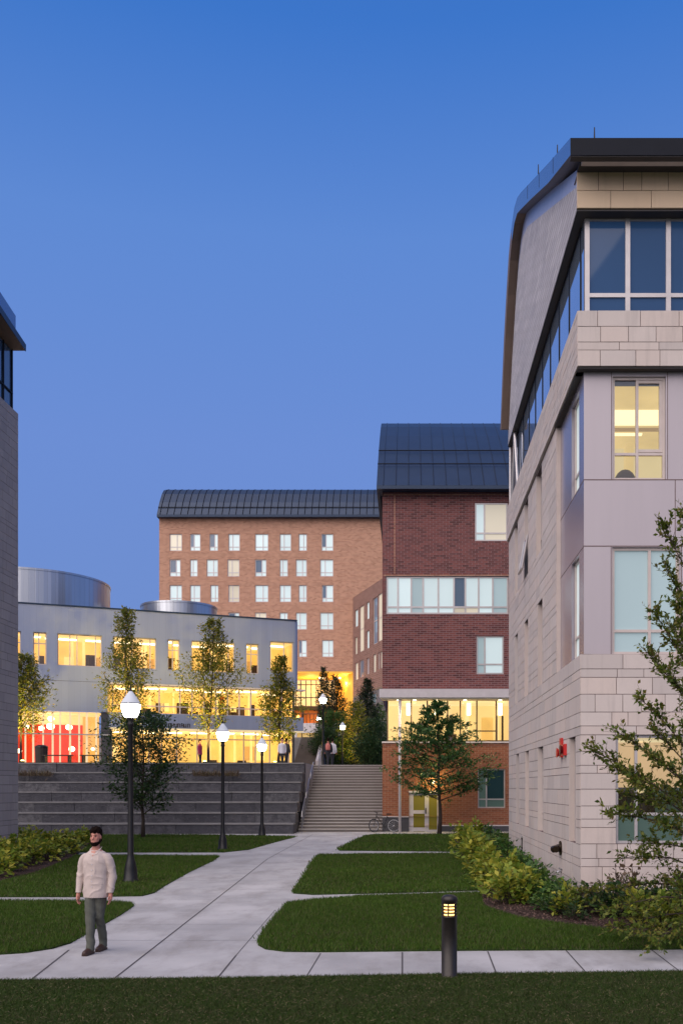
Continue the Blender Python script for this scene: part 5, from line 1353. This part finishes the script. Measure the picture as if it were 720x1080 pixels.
# ------------------------------------------------------------------ people
def baked(o, voxel, smooth=6, fac=.5):
    m = o.modifiers.new('r', 'REMESH'); m.mode = 'VOXEL'; m.voxel_size = voxel; m.use_smooth_shade = True
    s = o.modifiers.new('s', 'SMOOTH'); s.iterations = smooth; s.factor = fac
    dg = bpy.context.evaluated_depsgraph_get(); dg.update()
    me = bpy.data.meshes.new_from_object(o.evaluated_get(dg)); old = o.data
    o.modifiers.clear(); o.data = me; bpy.data.meshes.remove(old); me.name = o.name
    return o
def person(loc, rz, label, cols, fine=True, stride=.16, hair=True, s=1.0, bend=0.):
    """1.78 m figure facing -Y; cols: shirt, trousers, shoes"""
    t = thing('person', (0, 0, 0), label, 'person')
    vx = .008 if fine else .022
    fl, bk = -stride, stride              # front foot (viewer's left) and rear foot, along y
    legs = {-1: [(-.074, 0, .93, .078, .090), (-.058, fl * .30, .72, .073, .080), (-.032, fl * .62, .50, .056, .062), (-.016, fl * .80, .36, .053, .060), (.0, fl * .95, .10, .038, .044)],
            1: [(.074, 0, .93, .078, .090), (.066, bk * .05, .72, .073, .080), (.050, bk * .10 - .02, .50, .056, .062), (.040, bk * .48, .36, .053, .060), (.034, bk * .9, .12, .038, .044)]}
    arms = {-1: [(-.140, .006, 1.432, .036, .048), (-.172, .004, 1.405, .046, .056), (-.200, .004, 1.36, .052, .060), (-.220, .01, 1.29, .051, .056), (-.248, .02, 1.15, .044, .048), (-.260, .0, 1.06, .042, .046), (-.262, -.05, .86, .030, .034)],
            1: [(.140, .006, 1.432, .036, .048), (.172, .004, 1.405, .046, .056), (.200, .004, 1.36, .052, .060), (.222, .01, 1.29, .051, .056), (.252, .03, 1.15, .044, .048), (.258, .02, 1.06, .042, .046), (.245, -.02, .86, .030, .034)]}
    torso = [(0, .0, .86, .150, .105), (0, 0, .95, .158, .112), (0, 0, 1.06, .150, .105), (0, -.005, 1.2, .168, .116), (0, -.005, 1.34, .180, .118), (0, .005, 1.41, .165, .102), (0, .010, 1.455, .120, .082), (0, .016, 1.50, .062, .062)]
    neck = [(0, .012, 1.46, .064, .066), (0, .004, 1.53, .056, .060), (0, .0, 1.58, .054, .062)]
    head = [(0, -.040, 1.548, .030, .034), (0, -.034, 1.562, .048, .058), (0, -.022, 1.595, .062, .082), (0, -.008, 1.635, .070, .094), (0, .0, 1.672, .0745, .099), (0, .004, 1.710, .0755, .099), (0, .006, 1.742, .067, .088), (0, .008, 1.768, .046, .060), (0, .008, 1.780, .018, .024)]
    b = MB()
    b.rings(torso, 20); b.rings(neck, 14); b.rings(head, 20)
    for s_ in (-1, 1): b.rings(legs[s_], 12); b.rings(arms[s_], 12)
    # face: nose, brow, cheekbones, lips, ears
    b.tube([(0, -.086, 1.695), (0, -.104, 1.668), (0, -.118, 1.648), (0, -.098, 1.638)], [.009, .012, .015, .010], 8)
    b.tube([(-.045, -.088, 1.700), (0, -.097, 1.702), (.045, -.088, 1.700)], [.009, .010, .009], 6)
    b.tube([(-.022, -.092, 1.612), (0, -.099, 1.613), (.022, -.092, 1.612)], [.006, .009, .006], 6)
    for s_ in (-1, 1):
        b.ball((s_ * .046, -.072, 1.652), (.018, .016, .016), 8, 5); b.ball((s_ * .077, .006, 1.664), (.010, .018, .031), 8, 6)
        # hand: palm, four unequal curled fingers, thumb at the side near the wrist
        w = Vector(arms[s_][-1][:3]); hx = s_ * .004
        b.tube([w + Vector((0, 0, .02)), w + Vector((hx, -.004, -.035)), w + Vector((hx, -.012, -.095))], [.026, .034, .032], 8)
        if fine:
            for i, (ln, yy) in enumerate(((.078, -.036), (.088, -.014), (.082, .008), (.064, .028))):
                f0 = w + Vector((hx, yy - .008, -.088)); inn = -s_
                b.tube([f0, f0 + Vector((inn * .006, -.003, -ln * .42)), f0 + Vector((inn * .020, -.004, -ln * .75)), f0 + Vector((inn * .038, -.002, -ln * .93))], [.0098, .0092, .0084, .007], 6)
            b.tube([w + Vector((hx, -.026, -.030)), w + Vector((-s_ * .006, -.058, -.058)), w + Vector((-s_ * .016, -.064, -.092))], [.012, .011, .009], 6)
        a = legs[s_][-1]; b.tube([(a[0], a[1] + .02, .07), (a[0], a[1] - .06, .055), (a[0], a[1] - .15, .04)], [.04, .038, .03], 8)
    body = baked(b.build('body', 'skin', t, uv=False), vx, 4 if fine else 2)
    # clothes
    c = MB()
    def grow(rs, g, gy=None): return [(x, y, z, rx + g, ry + (gy or g)) for x, y, z, rx, ry in rs]
    sh = [(0, -.005, .795, .195, .150), (0, -.005, .86, .198, .150), (0, 0, .95, .194, .145), (0, 0, 1.06, .188, .138), (0, -.005, 1.2, .194, .140), (0, -.005, 1.34, .198, .138), (0, .004, 1.40, .182, .122), (0, .008, 1.44, .150, .104), (0, .016, 1.468, .108, .086), (0, .024, 1.482, .078, .072)]
    c.rings(sh, 24)
    for s_ in (-1, 1):
        c.rings(grow(arms[s_][:-1], .017) + [(arms[s_][-1][0], arms[s_][-1][1] + .004, .885, .046, .050), (arms[s_][-1][0], arms[s_][-1][1], .865, .048, .052)], 14)
    shirt = baked(c.build('shirt', cols[0], t, uv=False), vx, 5 if fine else 2)
    if fine:      # creases pressed into the cloth
        for v in shirt.data.vertices:
            q = v.co; fold = 1 - abs(mnoise.noise(Vector((q.x * 4 + q.z * 4, q.y * 5 + 3.7, q.z * 6 - q.x * 5)))) * 2
            k = (max(0, fold) ** 3 * .012 + mnoise.noise(q * 6) * .006) * (1.1 if q.z < 1.25 else .6) * min(1, max(0, (q.z - .80) / .07))
            v.co += v.normal * k
    k = MB()
    for s_ in (-1, 1):      # collar and placket
        k.add([(s_ * .016, -.122, 1.415), (s_ * .068, -.104, 1.432), (s_ * .088, -.02, 1.498), (s_ * .078, .06, 1.530), (s_ * .064, .06, 1.505), (s_ * .056, -.055, 1.482)], [(0, 1, 2, 5), (5, 2, 3, 4)])
    k.add([(-.076, .06, 1.532), (.076, .06, 1.532), (.05, .095, 1.525), (-.05, .095, 1.525)], [(0, 1, 2, 3)])
    k.build('collar', cols[0], shirt, uv=False)
    if fine:
        kk = MB(); kk.add([(-.040, -.080, 1.470), (.040, -.080, 1.470), (.003, -.128, 1.398)], [(0, 1, 2)]); kk.build('open_neck', 'skin', body, uv=False)
        kk = MB()
        for zb in (1.36, 1.28, 1.20, 1.12, 1.04, .96): kk.ball((.004, -.152 if zb > 1.1 else -.157, zb), (.007, .004, .007), 6, 4)
        kk.build('button', 'cloth_white', shirt, uv=False)
    p = MB()
    p.rings([(0, 0, .80, .150, .108), (0, 0, .93, .150, .108)], 20)
    for s_ in (-1, 1):
        g = grow(legs[s_][:-1], .017); a = legs[s_][-1]
        p.rings(g + [(a[0], a[1] * .97, .16, .062, .072), (a[0], a[1] - .008, .055, .064, .080)], 14)
    tr_ = baked(p.build('trousers', cols[1], t, uv=False), vx, 5 if fine else 2)
    if fine:
        for v in tr_.data.vertices:
            v.co += v.normal * (mnoise.noise(Vector((v.co.x * 8, v.co.y * 8, v.co.z * 14 + v.co.x * 10))) * .013)
    for s_ in (-1, 1):
        f = MB(); a = legs[s_][-1]; up = .0 if s_ < 0 else .012
        f.tube([(a[0], a[1] + .055, .052 + up), (a[0], a[1] + .0, .060 + up * .5), (a[0] - .004, a[1] - .10, .045), (a[0] - .006, a[1] - .185, .034), (a[0] - .006, a[1] - .215, .030)], [.044, .052, .050, .042, .024], 10)
        f.box(a[0] - .046, a[1] - .20, .0, a[0] + .040, a[1] + .08, .03)
        baked(f.build('shoe', cols[2], t, uv=False), .009 if fine else .02, 4)
    if hair:
        h = MB()
        h.rings([(0, .056, 1.59, .048, .046), (0, .046, 1.62, .066, .064), (0, .036, 1.665, .077, .076), (0, .026, 1.705, .081, .090), (0, .006, 1.738, .083, .108), (0, -.004, 1.772, .079, .106), (0, -.002, 1.802, .060, .082), (0, .002, 1.820, .030, .04)], 18)
        ho = baked(h.build('hair', 'hair', t, uv=False), .008 if fine else .02, 3)
        for v in ho.data.vertices: v.co += v.normal * (mnoise.noise(v.co * 34) * .016 + .002)
        if fine:
            e = MB()
            e.rings([(0, -.044, 1.538, .030, .034), (0, -.037, 1.553, .051, .060), (0, -.025, 1.578, .067, .086), (0, -.014, 1.594, .071, .092), (0, -.004, 1.606, .0715, .086)], 18)
            e.tube([(-.03, -.092, 1.628), (0, -.102, 1.630), (.03, -.092, 1.628)], [.006, .008, .006], 6)
            for s_ in (-1, 1): e.tube([(s_ * .074, .004, 1.675), (s_ * .070, -.012, 1.635), (s_ * .062, -.036, 1.592)], [.010, .012, .015], 6)
            be = baked(e.build('beard', 'hair', t, uv=False), .007, 2)
            for v in be.data.vertices: v.co += v.normal * (mnoise.noise(v.co * 50) * .004)
            for s_ in (-1, 1):
                e = MB(); e.ball((s_ * .030, -.0885, 1.680), (.013, .009, .007), 10, 6); e.build('eye', 'eye', t, True, uv=False)
                e = MB(); e.tube([(s_ * .014, -.100, 1.700), (s_ * .032, -.098, 1.705), (s_ * .050, -.084, 1.698)], [.004, .0055, .003], 5); e.build('eyebrow', 'hair', t, True, uv=False)
    t.location = loc; t.rotation_euler = (0, 0, rz); t.scale = (s * .93, s * .95, s)
    return t
man = person(gnd(101.5, 1004), R(-7), 'bearded man in a beige long-sleeved shirt and grey trousers walking along the path', ('shirt', 'trousers', 'shoe'), True, .20, s=.985)
Pp = [(302, 61.0, R(160), 'person in dark clothes standing under the slim young tree on the plaza', ('cloth_dark', 'cloth_dark', 'shoe')),
      (297.5, 60.2, R(20), 'person in a pale top standing beside the one in dark clothes on the plaza', ('cloth_white', 'cloth_dark', 'shoe')),
      (346, 60.0, R(185), 'person carrying a rose backpack at the head of the wide stairs', ('cloth_dark', 'cloth_dark', 'shoe')),
      (350.5, 60.6, R(170), 'person in a pale blue shirt at the head of the wide stairs', ('cloth_white', 'cloth_dark', 'shoe')),
      (211, 62.0, R(80), 'person in a magenta jacket before the lit ground floor of the white hall', ('cloth_pink', 'cloth_dark', 'shoe'))]
pm = {}
for px, Y, rz, lab, cols in Pp:
    q = person(Vector(((px - PX) * Y / F, Y, PZ)), rz, lab, cols, False, .05, s=.98); pm[px] = q
bp_ = thing('backpack', pm[346].location, 'rose coloured backpack on the back of the person at the stair head', 'backpack')
c = pm[346].location
mb = MB(); mb.rings([(c.x, c.y - .20, c.z + .98, .13, .07), (c.x, c.y - .21, c.z + 1.05, .16, .10), (c.x, c.y - .21, c.z + 1.28, .15, .09), (c.x, c.y - .19, c.z + 1.42, .09, .05)], 12); mb.build('bag', 'cloth_rose', bp_, True)
mb = MB()
for s_ in (-1, 1): mb.tube([(c.x + s_ * .09, c.y - .15, c.z + 1.40), (c.x + s_ * .10, c.y - .02, c.z + 1.47), (c.x + s_ * .11, c.y + .13, c.z + 1.3)], .018, 5)
mb.build('strap', 'cloth_dark', bp_)

# ------------------------------------------------------------------ bicycle, bin, benches
bk = thing('bicycle', gnd(404, 878.5), 'dark bicycle parked at the foot of the stairs against the brick corner', 'bicycle')
def wheel(cx, name='wheel'):
    w_ = MB(); n = 26
    for rr, tt, col in ((.33, .022, 0),):
        pts = [(cx + rr * math.cos(6.2832 * i / n), 0, .345 + rr * math.sin(6.2832 * i / n)) for i in range(n + 1)]; w_.tube(pts, tt, 6, cap=False)
    wo_ = w_.build('wheel', 'rubber', bk)
    r_ = MB(); pts = [(cx + .30 * math.cos(6.2832 * i / n), 0, .345 + .30 * math.sin(6.2832 * i / n)) for i in range(n + 1)]; r_.tube(pts, .012, 5, cap=False)
    for i in range(12):
        a = 6.2832 * i / 12; r_.tube([(cx, 0, .345), (cx + .30 * math.cos(a), 0, .345 + .30 * math.sin(a))], .003, 3, cap=False)
    r_.tube([(cx, -.05, .345), (cx, .05, .345)], .022, 8); r_.build('rim', 'rimmetal', wo_); return wo_
bx0 = bk.location.copy(); bk.location = (0, 0, 0)
w1, w2 = wheel(-.52), wheel(.52)
for ch in (w1,):      # front wheel turned out
    ch.rotation_euler = (0, 0, R(50)); ch.location = Vector((-.52, 0, 0)) - Matrix.Rotation(R(50), 3, 'Z') @ Vector((-.52, 0, 0))
mb = MB()
for a, b_, r_ in (((-.40, 0, .86), (.02, 0, .30), .02), ((-.42, 0, .90), (.14, 0, .84), .018), ((.02, 0, .30), (.20, 0, .92), .018), ((.52, 0, .345), (.17, 0, .82), .012), ((.52, 0, .345), (.02, 0, .30), .012), ((-.52, 0, .345), (-.40, 0, .86), .016), ((-.40, 0, .86), (-.37, 0, 1.0), .016)): mb.tube([a, b_], r_, 6)
mb.build('frame', 'black_metal', bk)
mb = MB(); mb.tube([(-.50, -.28, 1.05), (-.36, -.22, 1.03), (-.37, 0, 1.0), (-.36, .22, 1.03), (-.50, .28, 1.05)], .014, 6); mb.build('handlebar', 'black_metal', bk)
mb = MB(); mb.rings([(.24, 0, .925, .14, .05), (.25, 0, .95, .15, .085), (.26, 0, .975, .12, .07)], 12); mb.build('saddle', 'rubber', bk, True)
mb = MB(); mb.tube([(.02, -.06, .30), (.02, .06, .30)], .09, 12).tube([(.02, -.08, .30), (.12, -.08, .18)], .012, 5).tube([(.12, -.14, .18), (.12, -.05, .18)], .02, 5).tube([(.02, .08, .30), (-.08, .08, .42)], .012, 5).tube([(-.08, .05, .42), (-.08, .14, .42)], .02, 5); mb.build('crank', 'black_metal', bk)
bk.location = (x_(404.5, 49.3), 49.25, .01); bk.rotation_euler = (R(-7), 0, R(-6))
def on_terrace(px, Y): return Vector(((px - PX) * Y / F, Y, PZ + .06))
p = on_terrace(44, 55.6)
t = thing('litter_bin', p, 'dark square litter bin silhouetted before the red dining room', 'litter bin')
mb = MB(); mb.rings([(p.x, p.y, p.z, .33, .33), (p.x, p.y, p.z + .9, .36, .36)], 14); mb.build('body', 'interior_dark', t)
mb = MB(); mb.rings([(p.x, p.y, p.z + .9, .38, .38), (p.x, p.y, p.z + .98, .36, .36), (p.x, p.y, p.z + 1.06, .2, .2)], 14); mb.build('lid', 'black_metal', t)
for px, lab in ((61, 'dark low bench beside the litter bin before the red room'), (101, 'dark low bench at the right end of the red room')):
    p = on_terrace(px, 55.4); t = thing('bench', p, lab, 'bench', 'benches before the red room')
    mb = MB()
    for i in range(4): mb.box(p.x - .85, p.y - .22 + .12 * i, p.z + .42, p.x + .85, p.y - .12 + .12 * i, p.z + .47)
    mb.build('seat', 'interior_dark', t)
    for q in (-.7, .7): MB().box(p.x + q - .04, p.y - .2, p.z, p.x + q + .04, p.y + .22, p.z + .418).build('leg', 'black_metal', t)
sc.cycles.use_denoising = True
